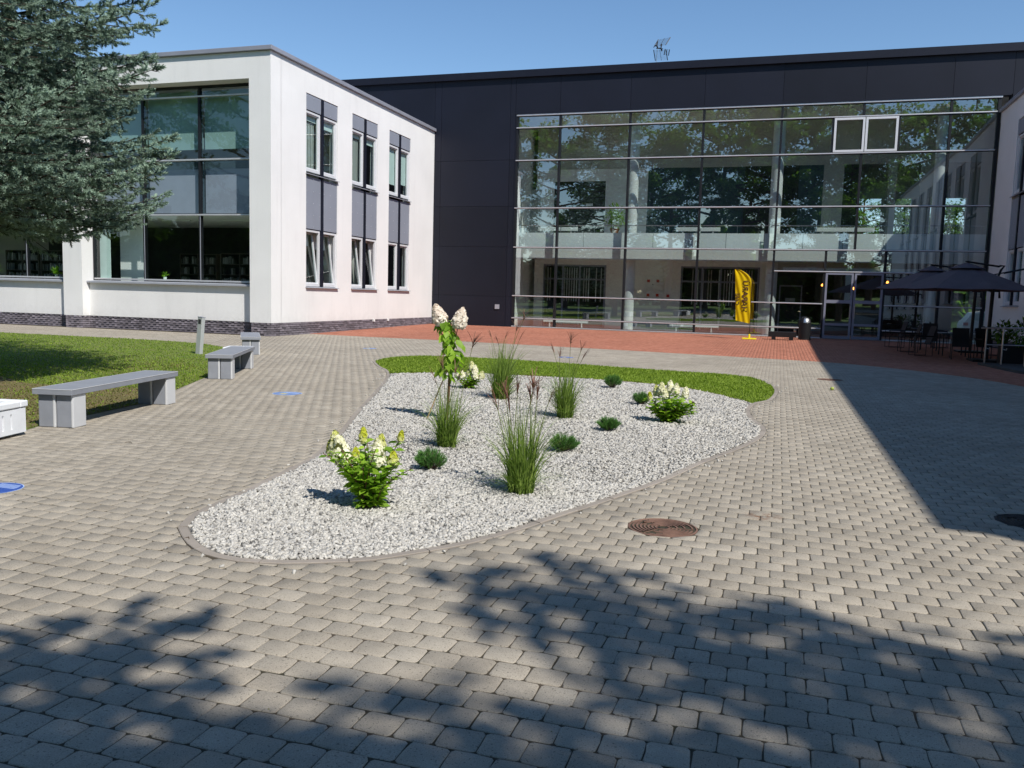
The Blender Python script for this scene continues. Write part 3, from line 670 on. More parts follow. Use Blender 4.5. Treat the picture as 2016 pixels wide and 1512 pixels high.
# two opening sashes on the upper floor
for x0, x1, tilt in ((1.87,3.10,.0),(3.13,4.41,.0)):
    fr = MB(); y0, y1 = GY-.13, GY-.02; z0, z1, t_ = T[5]+.05, T[6]-.04, .09
    fr.box(x0,x0+t_,y0,y1,z0,z1).box(x1-t_,x1,y0,y1,z0,z1).box(x0+t_,x1-t_,y0,y1,z0,z0+t_).box(x0+t_,x1-t_,y0,y1,z1-t_,z1)
    wf = fr.build('opening_window', pvc, main); pane(x0+t_-.02, x1-t_+.02, z0+t_-.02, z1-t_+.02, wf, glassW, GY-.06)
vbar(1.83, T[5], T[6]); vbar(4.45, T[5], T[6])
# entrance doors
for x0, x1 in ((1.91,3.06),(3.10,4.26)):
    d_ = MB(); y0, y1, t_ = GY-.12, GY-.03, .085
    d_.box(x0,x0+t_,y0,y1,.15,3.02).box(x1-t_,x1,y0,y1,.15,3.02)
    for z, h in ((.15,.12),(.72,.10),(1.70,.14),(2.94,.08)): d_.box(x0+t_,x1-t_,y0,y1,z,z+h)
    dd_ = d_.build('door', doorm, main)
    for z0, z1 in ((.27,.72),(.82,1.70),(1.84,2.94)): pane(x0+t_-.03, x1-t_+.03, z0-.03, z1+.03, dd_, glassM, GY-.07)
    hx = 2.99 if x0 < 2 else 3.17
    MB().tube([(hx,y0-.05,1.05),(hx,y0-.05,1.6)], .014, 8).build('handle', steel, dd_)
# ---- interior
box('ground_floor', intfloor, main, XL+.4, XR-.4, D+.45, 45.6, .0, .13)
box('floor_slab', intw, main, GX0, 10.6, 40.3, 45.6, 3.62, 4.0); box('ceiling', intw, main, XL+.4, XR-.4, 40.3, 45.6, 10.32, 10.5)
box('bulkhead', white, main, GX0, 8.4, 40.22, 40.3, 3.50, 4.02)
box('end_wall', intw, main, GX0-.35, GX0-.15, 40.3, 45.6, .13, 10.3); box('end_wall', intw, main, 10.6, 10.75, 40.3, 45.6, .13, 10.3)
xb = GX0+.1
while xb < 8.1:
    box('balustrade_panel', mint, main, xb+.008, min(xb+1.66, 8.2)-.008, 40.20, 40.24, 4.04, 4.74); xb += 1.665
b = MB(); b.tube([(GX0+.1,40.32,5.10),(8.3,40.32,5.10)], .022, 8); b.build('handrail', steel, main)
for x in np.arange(GX0+.6, 8.2, 1.66): box('rail_post', steel, main, x-.014, x+.014, 40.31, 40.34, 4.1, 5.09)
for x in (-6.95,-.38,6.35):
    for z0, z1 in ((.13,3.5),(4.05,10.3)):
        MB().lathe((x,41.0,0), [(.26,z0),(.26,z1)], 20).build('column', white, main, smooth=True)
# lower back wall: beige piers, dark glazed rooms, hatches
BW = 43.3
def bwall(x0,x1,z0,z1,mat=intw,y=BW): box('partition', mat, main, x0, x1, y, y+.12, z0, z1)
for x0,x1 in ((-8.55,-4.75),(-.95,-.25),(-12.4,-11.9)): bwall(x0,x1,.13,3.62)
for x0,x1 in ((-11.9,-8.55),(-4.75,-.95)):
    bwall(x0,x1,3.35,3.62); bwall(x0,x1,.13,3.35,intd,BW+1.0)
    b = MB()
    for x in (x0+.03,x0+1.05,x0+1.95,x1-.06): b.box(x-.04,x+.04,BW,BW+.08,.13,3.35)
    for z in (.16,2.6,3.3): b.box(x0+.03,x1-.03,BW+.01,BW+.07,z-.04,z+.04)
    b.build('glazed_partition', doorm, main)
    xq = x0+.15
    while xq < x1-.3:
        if random.random() < .75: box('blind_slat', intg if random.random() < .6 else blindw, main, xq, xq+.045, BW+.3, BW+.31, 1.45, 3.2)
        xq += .13
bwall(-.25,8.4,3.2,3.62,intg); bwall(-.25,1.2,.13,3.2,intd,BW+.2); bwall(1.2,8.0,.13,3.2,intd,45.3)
b = MB(); b.box(.0,.06,BW,BW+.1,.13,2.5).box(1.0,1.06,BW,BW+.1,.13,2.5).box(0,1.06,BW,BW+.1,2.45,2.52); b.build('inner_door_frame', doorm, main)
box('door_plate', greypanel, main, .3,.75,BW-.01,BW+.0,1.72,1.9)
for z0,z1 in ((1.46,2.06),(2.1,2.85)):
    h_ = box('hatch', white, main, -6.55,-5.6,BW-.05,BW,z0,z1)
    for x in (-6.42,-5.95): box('red_sign', redm, h_, x, x+.14, BW-.06, BW-.05, (z0+z1)/2+.04, (z0+z1)/2+.18)
    box('lock', black, h_, -6.15,-6.1,BW-.06,BW-.05,(z0+z1)/2-.1,(z0+z1)/2-.05)
box('alarm_button', redm, main, -5.42,-5.28,BW-.06,BW,1.78,1.92)
box('air_curtain', white, main, .1, 5.9, 40.55, 40.85, 3.12, 3.26); 
for x in (.5,1.2,3.0,4.1,5.0): box('curtain_bracket', white, main, x, x+.35, 40.6, 40.8, 3.06, 3.12)
# upper floor back wall
for x0,x1 in ((-8.75,-6.6),(-12.4,-11.45)): bwall(x0,x1,4.0,8.6)
bwall(-12.4,8.4,8.2,10.3,intg,BW-.02)
bwall(-11.45,-8.75,7.6,8.3); box('dark_door', intd, main, -11.45,-8.75,BW+.06,BW+.1,4.0,7.7)
box('door_sign', white, main, -9.75,-9.4,BW+.03,BW+.06,6.35,6.47); box('side_door', intg, main, -13.0,-12.2,BW-.1,BW-.02,4.0,7.2)
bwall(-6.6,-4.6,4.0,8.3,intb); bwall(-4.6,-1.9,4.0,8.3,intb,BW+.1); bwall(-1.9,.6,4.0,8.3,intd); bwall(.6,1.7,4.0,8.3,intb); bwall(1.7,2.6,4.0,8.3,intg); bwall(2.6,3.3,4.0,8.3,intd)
for x0,x1 in ((4.55,4.9),(5.9,6.4)): bwall(x0,x1,4.0,8.3,intg)
# radiators and long white benches behind the balustrade
def radiator(x0, x1, z, label):
    t_ = thing('radiator', ((x0+x1)/2, 41.2, z), label, 'radiator', 'low white radiators behind the glass front')
    MB().box(x0,x1,41.15,41.28,z+.26,z+.44).build('heating_panel', white, t_, bevel=.01)
    for x in (x0+.3, x1-.35): MB().box(x,x+.05,41.18,41.25,z,z+.26).build('foot', white, t_)
    MB().tube([(x0-.14,41.2,z+.02),(x0-.14,41.2,z+.3),(x0,41.2,z+.3)], .012, 6).build('valve_pipe', steel, t_)
radiator(-11.25,-8.95,.13,'low white radiator on the ground floor, left one, behind the glass'); radiator(-4.95,-2.65,.13,'low white radiator on the ground floor beside the yellow flag')
radiator(-11.65,-9.65,4.65,'low white radiator upstairs in front of the dark door'); radiator(-4.85,-2.8,4.65,'low white radiator upstairs, in the middle of the gallery'); radiator(1.4,3.9,4.65,'low white radiator upstairs below the opening windows')
# pendant lamps lit inside
for x, y, z, lb in ((1.95,43.2,2.55,'lit orange pendant lamp just left of the entrance door frame'),(3.35,43.2,2.42,'lit orange pendant lamp seen through the right door leaf'),(4.85,43.6,2.75,'lit orange pendant lamp right of the entrance doors'),(5.75,44,3.0,'small lit orange pendant lamp highest behind the parasols')):
    t_ = thing('pendant_lamp', (x,y,z), lb, 'lamp', 'orange pendant lamps inside the cafe')
    MB().tube([(x,y,z+.1),(x,y,3.6)], .008, 5).build('cord', black, t_); MB().lathe((x,y,z), [(.001,-.06),(.05,-.04),(.06,0),(.03,.06),(.001,.07)], 12).build('bulb', lampglow, t_)
box('ventilation_box', greym, main, -13.34,-13.12,D-.05,D,.98,1.2)

# ================================================================== WHITE WINGS
def side_windows(par, X, sg, ylist, back_walls=True):
    """window stacks in the wall plane x=X, outward normal sg along x"""
    def bx(nm, mat, p, d0, d1, y0, y1, z0, z1, bevel=0): return box(nm, mat, p, X-sg*d0, X-sg*d1, y0, y1, z0, z1, bevel)
    for k, (y0, y1) in enumerate(ylist):
        ym = (y0+y1)/2
        bx('mullion_post', clad, par, -.015, .12, ym-.075, ym+.075, 1.78, 8.73)
        bx('dark_lining', mullm, par, .13, .2, y0, y1, 3.80, 5.82); bx('dark_lining', mullm, par, .13, .2, y0, y1, 8.16, 8.74)
        for a, b in ((y0, ym-.075), (ym+.075, y1)):
            for z0, z1 in ((3.90, 5.79), (8.18, 8.73)):
                p = bx('spandrel_panel', spandm, par, .02, .05, a+.012, b-.012, z0, z1)
                rv = MB()
                for yy in (a+.07, (a+b)/2, b-.07):
                    for zq in np.linspace(z0+.08, z1-.08, 5 if z1-z0 > 1 else 2): rv.box(X+sg*.004-.006, X+sg*.004+.006, yy-.011, yy+.011, zq-.011, zq+.011)
                rv.v = [(v[0]-sg*.018, v[1], v[2]) for v in rv.v]; tag(rv.build('rivets', rivetm, p), kind='stuff')
            for lv, (z0, z1) in enumerate(((1.78, 3.87), (5.98, 8.15))):
                t_ = .085; f_ = MB(); e = lambda d0,d1,ya,yb,za,zb: f_.box(X-sg*d0, X-sg*d1, ya, yb, za, zb)
                e(.05,.14,a+.01,a+.01+t_,z0,z1); e(.05,.14,b-.01-t_,b-.01,z0,z1); e(.05,.14,a+.01+t_,b-.01-t_,z0,z0+t_*1.3); e(.05,.14,a+.01+t_,b-.01-t_,z1-t_,z1)
                wf = f_.build('window', pvc, par, bevel=.008)
                # sash (tilted inwards on the first two stacks of the lower floor)
                tilt = (lv == 0 and k < 2 and sg > 0)
                s_ = MB(); u_ = .06; ya, yb, za, zb = a+.01+t_-.02, b-.01-t_+.02, z0+t_*1.3-.02, z1-t_+.02
                for q in ((ya,ya+u_,za,zb),(yb-u_,yb,za,zb),(ya+u_,yb-u_,za,za+u_),(ya+u_,yb-u_,zb-u_,zb)): s_.box(X-sg*.09, X-sg*.15, *q)
                g_ = MB(); g_.add([(X-sg*.12,ya+.04,za+.04),(X-sg*.12,yb-.04,za+.04),(X-sg*.12,yb-.04,zb-.04),(X-sg*.12,ya+.04,zb-.04)], [(0,1,2,3) if sg > 0 else (3,2,1,0)])
                if tilt:
                    al = R(7.0)
                    for mb in (s_, g_): mb.v = [(X-sg*.12-sg*((v[2]-za)*math.sin(al))+(v[0]-(X-sg*.12))*math.cos(al), v[1], za+(v[2]-za)*math.cos(al)) for v in mb.v]
                s_.build('sash', pvc, wf); g_.build('pane', glassW, wf)
                # roller blind inside
                drop = [(.25,.35),(.22,.3),(1.62,1.5)][min(k,2)][0 if a == y0 else 1] if lv == 1 else [(.5,.6),(.55,.35),(.0,.1)][min(k,2)][0 if a == y0 else 1]
                if k > 2: drop = .3+.9*((k*7+lv*3) % 5)/5
                if drop: 
                    dd = .5 if tilt else .2
                    bx('roller_blind', blindw, wf, dd, dd+.01, a+.08, b-.08, z1-.06-drop, z1-.06)
                if lv == 1 and k < 2 and a == y0:
                    for yy in np.arange(a+.1, b-.1, .11): bx('vertical_slat', intg, wf, .26, .265, yy, yy+.07, z0+.1, z1-.3)
        for z in (1.72, 5.86):
            s2 = MB(); s2.add([(X+sg*.09,y0-.03,z),(X+sg*.09,y1+.03,z),(X+sg*.09,y1+.03,z+.022),(X+sg*.09,y0-.03,z+.022),(X-sg*.1,y0-.03,z+.03),(X-sg*.1,y1+.03,z+.03),(X-sg*.1,y1+.03,z+.055),(X-sg*.1,y0-.03,z+.055)],
              [(0,1,2,3),(7,6,5,4),(3,2,6,7),(0,4,5,1),(0,3,7,4),(1,5,6,2)]); s2.build('window_sill', greym, par)
def wing_side_wall(par, X, sg, Y0, Y1, ylist, top):
    w = MB(); th = .35; x0, x1 = X, X-sg*th
    w.box(x0,x1,Y0,Y1,.46,1.76); w.box(x0,x1,Y0,Y1,8.75,top)
    ys = [Y0]+[q for p in ylist for q in p]+[Y1]
    for i in range(0, len(ys), 2): w.box(x0,x1,ys[i],ys[i+1],1.76,8.75)
    return w
LY = [(27.74,30.05),(31.23,33.50),(34.63,36.87)]
wing = thing('library_wing', (-16.72, 25.48, 0), 'white rendered two storey wing with grey panelled window strips on the left', 'building')
WX, WY, WT = -16.72, 25.48, 9.6
w = wing_side_wall(wing, WX, 1, WY+.62, D, LY, WT)
PIERS = [(-17.57,WX),(-25.71,-24.83),(-34.0,-33.12),(-42.3,-41.4)]
for a, b in PIERS: w.box(a, b, WY, WY+.62, .46, WT)
w.box(-17.07, WX-.0, WY+.62, WY+.63, .46, WT)
for a, b in zip(PIERS[1:], PIERS[:-1]):
    w.box(a[1], b[0], WY, WY+.62, 8.73, WT); w.box(a[1], b[0], WY+.34, WY+.62, .46, 1.70)
w.box(-42.3, -41.95, WY+.62, D, .46, WT)
w.build('wall', stucco, wing)
box('roof', greym, wing, -41.95, WX-.35, WY+.62, D, 9.3, 9.45)
def coping(par, pts, z0=WT, z1=9.75):
    b = MB()
    for (x0,x1,y0,y1) in pts: b.box(x0,x1,y0,y1,z0,z1)
    b.build('coping', copm, par, bevel=.01)
coping(wing, [(-42.4,WX+.10,WY-.10,WY+.45)], WT+.01, 9.755); coping(wing, [(WX-.40,WX+.10,WY+.452,D-.02)], WT+.01, 9.755)
side_windows(wing, WX, 1, LY)
# front bays: curtain glass
FY = WY+.60
def fbar(z, x0, x1, h=.06, mat=trans_m): box('transom', mat, wing, x0, x1, FY-.07, FY+.06, z-h/2, z+h/2, .008)
for bi, (xa, xb, mx_) in enumerate(((-24.83,-17.57,(-22.47,-20.03)),(-33.12,-25.71,(-30.45,-28.04)),(-41.4,-34.0,(-38.8,-36.4)))):
    for x in mx_: box('mullion', mullm, wing, x-.04, x+.04, FY-.05, FY+.10, 1.80, 8.73); box('mullion_cap', greym, wing, x+.01, x+.035, FY-.055, FY-.05, 1.86, 4.2)
    box('mullion', mullm, wing, xa, xa+.06, FY-.05, FY+.10, 1.80, 8.73); box('mullion', mullm, wing, xb-.06, xb, FY-.05, FY+.10, 1.80, 8.73)
    for z in (1.86, 4.22, 6.16, 8.36): fbar(z, xa+.06, xb-.06)
    box('transom_frame', mullm, wing, xa, xb, FY-.06, FY+.1, 8.66, 8.73); box('sill_gap', mullm, wing, xa, xb, FY-.03, FY+.1, 1.70, 1.80)
    b = MB(); b.add([(xa-.04,WY+.20,1.70),(xb,WY+.20,1.70),(xb,WY+.20,1.76),(xa-.04,WY+.20,1.76),(xa-.04,FY-.03,1.76),(xb,FY-.03,1.76),(xb,FY-.03,1.80),(xa-.04,FY-.03,1.80)],[(0,1,2,3),(7,6,5,4),(3,2,6,7),(0,4,5,1),(0,3,7,4),(1,5,6,2)]); b.build('window_sill', greym, wing)
    xs_ = [xa]+list(mx_)+[xb]
    for a, c in zip(xs_[:-1], xs_[1:]):
        for z0, z1 in ((1.86,4.22),(6.16,8.36),(8.36,8.70)): pane(a, c, z0, z1, wing, glassW, FY)
        pane(a, c, 4.22, 6.16, wing, glassS, FY)
        box('back_panel', greypanel, wing, a+.1, c-(.45 if c == xb else .12), FY+.18, FY+.2, 4.3, 5.86)
        box('back_panel_dark', intb, wing, a+.02, c-.02, FY+.24, FY+.26, 4.22, 6.14)
        box('roller_blind', blindm, wing, a+.05, c-.05, FY+.22, FY+.23, 6.56, 8.6)
        box('blind_layer', blindm, wing, a+.07, c-(.5 if c == xb else .07), FY+.30, FY+.31, 6.6, 7.45)
# library interior
box('floor', intfloor, wing, -41.9, WX-.36, WY+.63, D, .0, .5); box('floor_slab', intw, wing, -41.9, WX-.36, FY+.32, D, 4.25, 4.9); box('ceiling', intw, wing, -41.9, WX-.36, FY+.32, D, 9.1, 9.25)
box('partition', intg, wing, -41.9, WX-.36, 32.5, 32.7, .5, 4.25); box('partition', intg, wing, -41.9, WX-.36, 32.5, 32.7, 4.9, 9.1); 
box('partition', intd, wing, -21.4, -21.3, 32.7, D, .5, 9.1); box('white_screen', intw, wing, -24.6,-23.4, FY+1.1, FY+1.2, .5, 4.25); box('curtain', blindw, wing, -24.78,-24.3, FY+.25, FY+.28, .5, 4.2)
box('partition', intd, wing, -33, -21, 31.9, 32.0, .5, 4.25)
for i, x in enumerate((-23.3,-20.5,-18.6)): box('light_strip', white, wing, x, x+1.3, 28, 28.1, 4.18, 4.24)
def bookshelf(x0, y, lab, grp='bookshelves in the library window'):
    t_ = thing('bookshelf', (x0+.9, y, .5), lab, 'bookshelf', grp); b = MB(); W_, H_, N_ = 1.8, 2.5, 6
    for x in (0,.88,1.76): b.box(x0+x, x0+x+.035, y-.15, y+.15, .5, .5+H_)
    for i in range(N_+1): b.box(x0+.036, x0+W_-.04, y-.148, y+.15, .5+i*H_/N_-.012, .5+i*H_/N_+.012)
    b.build('shelf_frame', shelfm, t_); box('back', intd, t_, x0, x0+W_, y+.15, y+.17, .5, .5+H_)
    k = MB()
    for i in range(N_):
        x = x0+.06
        while x < x0+W_-.12:
            if abs(x-x0-.9) < .05: x += .08
            wd = random.uniform(.02,.05); k.tv = random.random(); hh = random.uniform(.2,.31)
            if random.random() < .8: k.box(x, x+wd-.004, y-.13, y+.05, .515+i*H_/N_, .515+i*H_/N_+hh)
            x += wd
            if random.random() < .06: x += random.uniform(.1,.4)
    o_ = k.build('books', bookm, t_); o_['kind'] = 'stuff'
bookshelf(-21.4,29.2,'dark bookshelf full of books right in the library window near the corner'); bookshelf(-23.9,29.9,'dark bookshelf of books behind the middle library pane'); bookshelf(-19.4,29.2,'dark bookshelf of books nearest the corner pier of the library'); bookshelf(-31.8,28.6,'dark bookshelf of books in the far left library window','bookshelves in the far left bay'); bookshelf(-29.9,28.6,'dark bookshelf of books beside the mullion in the left bay')
def tiny_plant(x, z, lab, s=.25, pot=True):
    t_ = thing('windowsill_plant', (x, FY+.35, z), lab, 'plant', 'plants on the library window sill')
    if pot: MB().lathe((x,FY+.35,z), [(.05,0),(.07,.11),(.06,.11),(.001,.09)], 12).build('pot', white, t_)
    s_ = Soup(); n = 26; d = rng.normal(size=(n,3)); d[:,2] = np.abs(d[:,2])+.3; Rm = frames(d)
    pv = np.array([(0,0,0),(.5,-.12,.05),(1,0,-.15),(.5,.12,.05)])*s; s_.many(pv, np.array([(0,1,2,3)]), Rm, np.tile([x,FY+.35,z+.1],(n,1)), rng.random(n)); s_.build('foliage', hyd_l, t_)
box('inner_sill', white, wing, -41.4, -17.57, FY+.11, FY+.55, 1.83, 1.87)
tiny_plant(-21.9,1.87,'small spiky potted plant on the library sill'); tiny_plant(-27.0,1.87,'leafy potted plant on the sill left of the pier',.4); tiny_plant(-30.2,1.87,'tall green potted plant at the left edge of the photo',.55)

# plinth bricks: recessed courses of glazed split brick
bh, bw = .078, .25
PC_ = []   # (origin point, direction, length, outward normal, nrows)
def plinth_run(par, p0, p1, nrm):
    p0, p1 = np.array(p0), np.array(p1); Ln = np.linalg.norm(p1-p0); d = (p1-p0)/Ln; nb = 0; out = []
    for r_ in range(6):
        off = -(r_%2)*bw/2; s_ = off
        while s_ < Ln-.01:
            a, b = max(s_, 0), min(s_+bw, Ln)
            if b-a > .03: out.append((p0+d*(a+.004), p0+d*(b-.004), r_*bh+.003, (r_+1)*bh-.004, nrm))
            s_ += bw
    return out
runs = []
pj = .0
runs += plinth_run(wing, (WX-.04, WY+.04), (WX-.04, D), (1,0))
runs += plinth_run(wing, (WX-.04-.75, WY+.04), (WX-.04, WY+.04), (0,-1))
for (a, b), nx in zip(zip(PIERS[1:], PIERS[:-1]), range(3)):
    runs += plinth_run(wing, (a[1]-.0, WY+.40), (b[0]+.03, WY+.40), (0,-1))
    runs += plinth_run(wing, (a[0]+.08, WY+.04), (a[1]-.06, WY+.04), (0,-1)); runs += plinth_run(wing, (a[1]-.06, WY+.04), (a[1]-.06, WY+.40), (1,0))
b = MB(); b.box(WX-.36, WX-.08, WY+.09, D, 0, .459); b.box(WX-.79+.04, WX-.08, WY+.08, WY+.6, 0, .459)
for a, c in zip(PIERS[1:], PIERS[:-1]): b.box(a[1]-.1, c[0]+.1, WY+.44, WY+.62, 0, .459); b.box(a[0]+.1, a[1]-.1, WY+.08, WY+.6, 0, .459)
pl_ = b.build('plinth', plinthback, wing)
def brick_mb(mb, a, b_, z0, z1, nrm, proud):
    n3 = np.array([nrm[0], nrm[1]]); e = .006
    vs_ = []
    for pt, z, s1 in ((a,z0,-1),(b_,z0,1),(b_,z1,1),(a,z1,-1)): vs_.append((pt[0]-n3[0]*.05, pt[1]-n3[1]*.05, z))
    d = (b_-a)/np.linalg.norm(b_-a)
    pa, pb = (.052, .002) if nrm[1] < 0 else (.002, .045)
    for pt, z, s1, s2, w_ in ((a,z0,1,1,pa),(b_,z0,-1,1,pb),(b_,z1,-1,-1,pb),(a,z1,1,-1,pa)): q = pt+d*s1*.003+n3*(proud*.6+w_+rng.normal(0,.002)); vs_.append((q[0], q[1], z+s2*.004))
    mb.add(vs_, [(0,1,5,4),(1,2,6,5),(2,3,7,6),(3,0,4,7),(4,5,6,7)])
runs.sort(key=lambda r: math.hypot(r[0][0], r[0][1])); stuffb = MB(); cnt = 0
for a, b_, z0, z1, nrm in runs:
    if a[0] < -31: continue
    pr_ = .008+.010*random.random()
    if cnt < 300: mb = MB(); mb.tv = random.random(); brick_mb(mb, a, b_, z0, z1, nrm, pr_); mb.build('brick', plinthm, wing); cnt += 1
    else: stuffb.tv = random.random(); brick_mb(stuffb, a, b_, z0, z1, nrm, pr_)
o = stuffb.build('bricks', plinthm, wing); o['kind'] = 'stuff'
for y in (33.2, 34.6): box('drain_outlet', white, wing, WX-.02, WX+.06, y, y+.1, .37, .46)
box('socket_box', white, wing, -17.72,-17.60, WY+.30, WY+.33, .34, .47)

# right wing (mirror image, facing left)
rw = thing('right_wing', (8.25, 20, 0), 'white rendered wing at the right edge, in shade, with a grey window strip', 'building')
RY = [(a-3.445*k, b-3.445*k) for k in range(8) for a, b in ((34.63,36.87),)]; RY = sorted(RY)
w = wing_side_wall(rw, 8.25, -1, 1.78, D, RY, WT); w.box(8.6,22,1.78,2.13,.46,WT); w.box(21.65,22,2.13,D,.46,WT); w.build('wall', stucco, rw)
b = MB(); b.box(8.29,8.5,1.82,D,0,.459).box(8.5,21.9,1.82,2.0,0,.459); b.build('plinth', plinthm, rw); box('roof', greym, rw, 8.6,21.65,2.13,D,9.3,9.45)
coping(rw, [(8.15,22.1,1.68,2.3)], WT+.01, 9.755); coping(rw, [(8.15,8.66,2.302,D-.02)], WT+.01, 9.755)
side_windows(rw, 8.25, -1, RY)
box('partition', intd, rw, 12, 12.1, 2.13, D, .46, 9.3); box('floor_slab', intw, rw, 8.62, 12, 2.13, D, 4.5, 4.9)

# ================================================================== STREET FURNITURE
def bench(cx, cy, dx, dy, L_, label):
    """cx,cy = middle of the near short edge; (dx,dy) = direction of the long side"""
    d = Vector((dx, dy, 0)).normalized(); s = Vector((d.y, -d.x, 0)); W_ = .47
    c = Vector((cx, cy, 0))+d*L_/2; t_ = thing('bench', c, label, 'bench', 'grey benches along the lawn edge')
    def fr(al, ac, z): p = c+d*al+s*ac; return Matrix(((s.x, d.x, 0, p.x),(s.y, d.y, 0, p.y),(0,0,1,z),(0,0,0,1)))
    st_ = MB().obox(fr(0,0,.405), W_, L_, .062).build('seat', benchm, t_, bevel=.003)
    q = MB()
    for sg in (-1,1): q.obox(fr(sg*(L_/2-.001),0,.4365), W_-.002, .008, .006); q.obox(fr(0,sg*(W_/2-.001),.4365), .008, L_-.02, .006)
    q.build('edge_strip', benchedge, st_)
    b = MB(); e = .004
    b.obox(fr(0,0,.4375), W_-.02, L_-.02, .003); b.build('seat_top', benchm, t_)
    for sg in (-1, 1):
        al = sg*(L_/2-.05-.115); leg = MB().obox(fr(al,-.105,.187), .195, .23, .374).obox(fr(al,.11,.187), .195, .23, .374).build('leg', benchm, t_, bevel=.012)
        k = MB()
        for ac in (-.012,.203): k.obox(fr(al+sg*.0,ac,.187), .028, .240, .370)
        k.build('edge_trim', benchedge, leg, bevel=.006)
    return t_
bench(-7.65, 7.38, -.50, 2.36, 2.42, 'long grey bench in front, beside the white concrete planter')
bench(-9.37, 12.66, -.43, .9, 2.45, 'middle grey bench, standing behind the long one on the lawn edge')
bench(-12.30, 17.86, -1.68, 2.4, 2.45, 'farthest grey bench, by the corner of the white wing')
def planter(cx, cy, ang, L_, W_, H_, label, grp='white concrete planters'):
    t_ = thing('concrete_planter', (cx, cy, 0), label, 'planter', grp)
    Rm = Matrix.Translation((cx,cy,0)) @ Matrix.Rotation(ang, 4, 'Z')
    def B(x0,x1,y0,y1,z0,z1,mb): mb.obox(Rm @ Matrix.Translation(((x0+x1)/2,(y0+y1)/2,(z0+z1)/2)), x1-x0, y1-y0, z1-z0)
    x, y = W_/2, L_/2; b = MB(); wt = .07; zb, zt = .035, H_-.075
    for (x0,x1,y0,y1) in ((-x+.03,x-.03,-y+.03,-y+wt),(-x+.03,x-.03,y-wt,y-.03),(-x+.03,-x+wt,-y+wt,y-wt),(x-wt,x-.022,-y+wt,y-wt)): B(x0,x1,y0,y1,zb,zt,b)
    b.build('box_wall', plantw, t_)
    k = MB(); slots = [y-.30+q for q in (-.19,-.065,.06)]; e = [-y+.02]; 
    for s_ in slots: e += [s_-.013, s_+.013]
    e.append(y-.02)
    for i in range(0, len(e), 2): B(x-.022, x, e[i], e[i+1], zb, zt, k)
    for i in range(1, len(e)-1, 2): B(x-.022, x, e[i], e[i+1], zb, zb+.05, k); B(x-.022, x, e[i], e[i+1], zt-.05, zt, k)
    k.build('slotted_face', plantw, t_)
    r = MB(); w2 = .11
    for (x0,x1,y0,y1) in ((-x-.01,x+.012,-y-.01,-y+w2),(-x-.01,x+.012,y-w2,y+.01),(-x-.01,-x+w2,-y+w2,y-w2),(x-w2,x+.012,-y+w2,y-w2)): B(x0,x1,y0,y1,H_-.068,H_,r)
    r.build('rim', plantw, t_, bevel=.012)
    q = MB(); B(-x+wt,x-wt,-y+wt,y-wt,.1,H_-.12,q); q.build('soil_fill', soil, t_); f = MB(); B(-x+.1,x-.1,-y+.1,y-.1,0,.035,f); f.build('foot', plantw, t_)
planter(-7.86, 6.43, .2, .92, .8, .37, 'white concrete planter with slots, cut by the left edge of the photo')
planter(-11.02, 15.55, .42, .62, .5, .37, 'white concrete planter hidden behind the middle bench')
# bollard light
t_ = thing('bollard_light', (-13.42, 17.36, 0), 'slim grey bollard light leaning on the lawn behind the middle bench', 'light')
Rm = Matrix.Translation((-13.42,17.36,0)) @ Matrix.Rotation(R(5.5), 4, 'Y') @ Matrix.Rotation(R(-12), 4, 'Z')
MB().obox(Rm @ Matrix.Translation((0,0,.44)), .15, .10, .92).build('post', M('bollard_paint', (.42,.44,.45), .5, var=.04), t_, bevel=.006)
MB().obox(Rm @ Matrix.Translation((0,-.0515,.80)), .09, .006, .11).build('lamp_window', intd, t_)
MB().obox(Rm @ Matrix.Translation((0,0,.907)), .158, .108, .014).build('cap', greym, t_)

# manhole covers
def manhole(c, r, mt, label, z=-.002):
    t_ = thing('manhole_cover', (c[0],c[1],z), label, 'manhole cover', 'round iron manhole covers'); 
    MB().lathe((c[0],c[1],z), [(r,-.03),(r,.002),(r-.012,.004),(r-.016,-.004)], 48).build('frame', mt, t_)
    b = MB().lathe((c[0],c[1],z), [(r-.019,-.03),(r-.019,-.003),(.001,-.003)], 48); lid = b.build('lid', rustl if mt is rust else rustd, t_)
    k = MB(); rr = r-.03; i = 0
    while rr > .045:
        secs = [(.12+.5*(i%2),2.2+.35*(i%3)),(2.5+.3*(i%2),4.1),(4.35+.25*(i%3),6.2)]
        for a0, a1 in secs: k.lathe((c[0],c[1],z), [(rr,-.004),(rr-.001,.004),(rr-.0125,.004),(rr-.0135,-.004)], 18, a0, a1)
        rr -= .0265; i += 1
    for a in (.1,2.3,4.2): k.tube([(c[0]+.05*math.cos(a),c[1]+.05*math.sin(a),z),(c[0]+(r-.03)*math.cos(a),c[1]+(r-.03)*math.sin(a),z)], .003, 5)
    k.build('raised_rings', mt, t_)
    MB().box(c[0]-.042,c[0]-.014,c[1]-.01,c[1]+.01,z-.004,z-.0015).box(c[0]+.014,c[0]+.042,c[1]-.01,c[1]+.01,z-.004,z-.0015).build('key_hole', hole, lid)
manhole(*MH[0], rust, 'rusty round manhole cover in the sunlit paving in front of the bed'); manhole(*MH[1], rust, 'small-looking rusty manhole cover far off at the shadow edge'); manhole(*MH[2], rustd, 'dark manhole cover in the shade at the right edge')
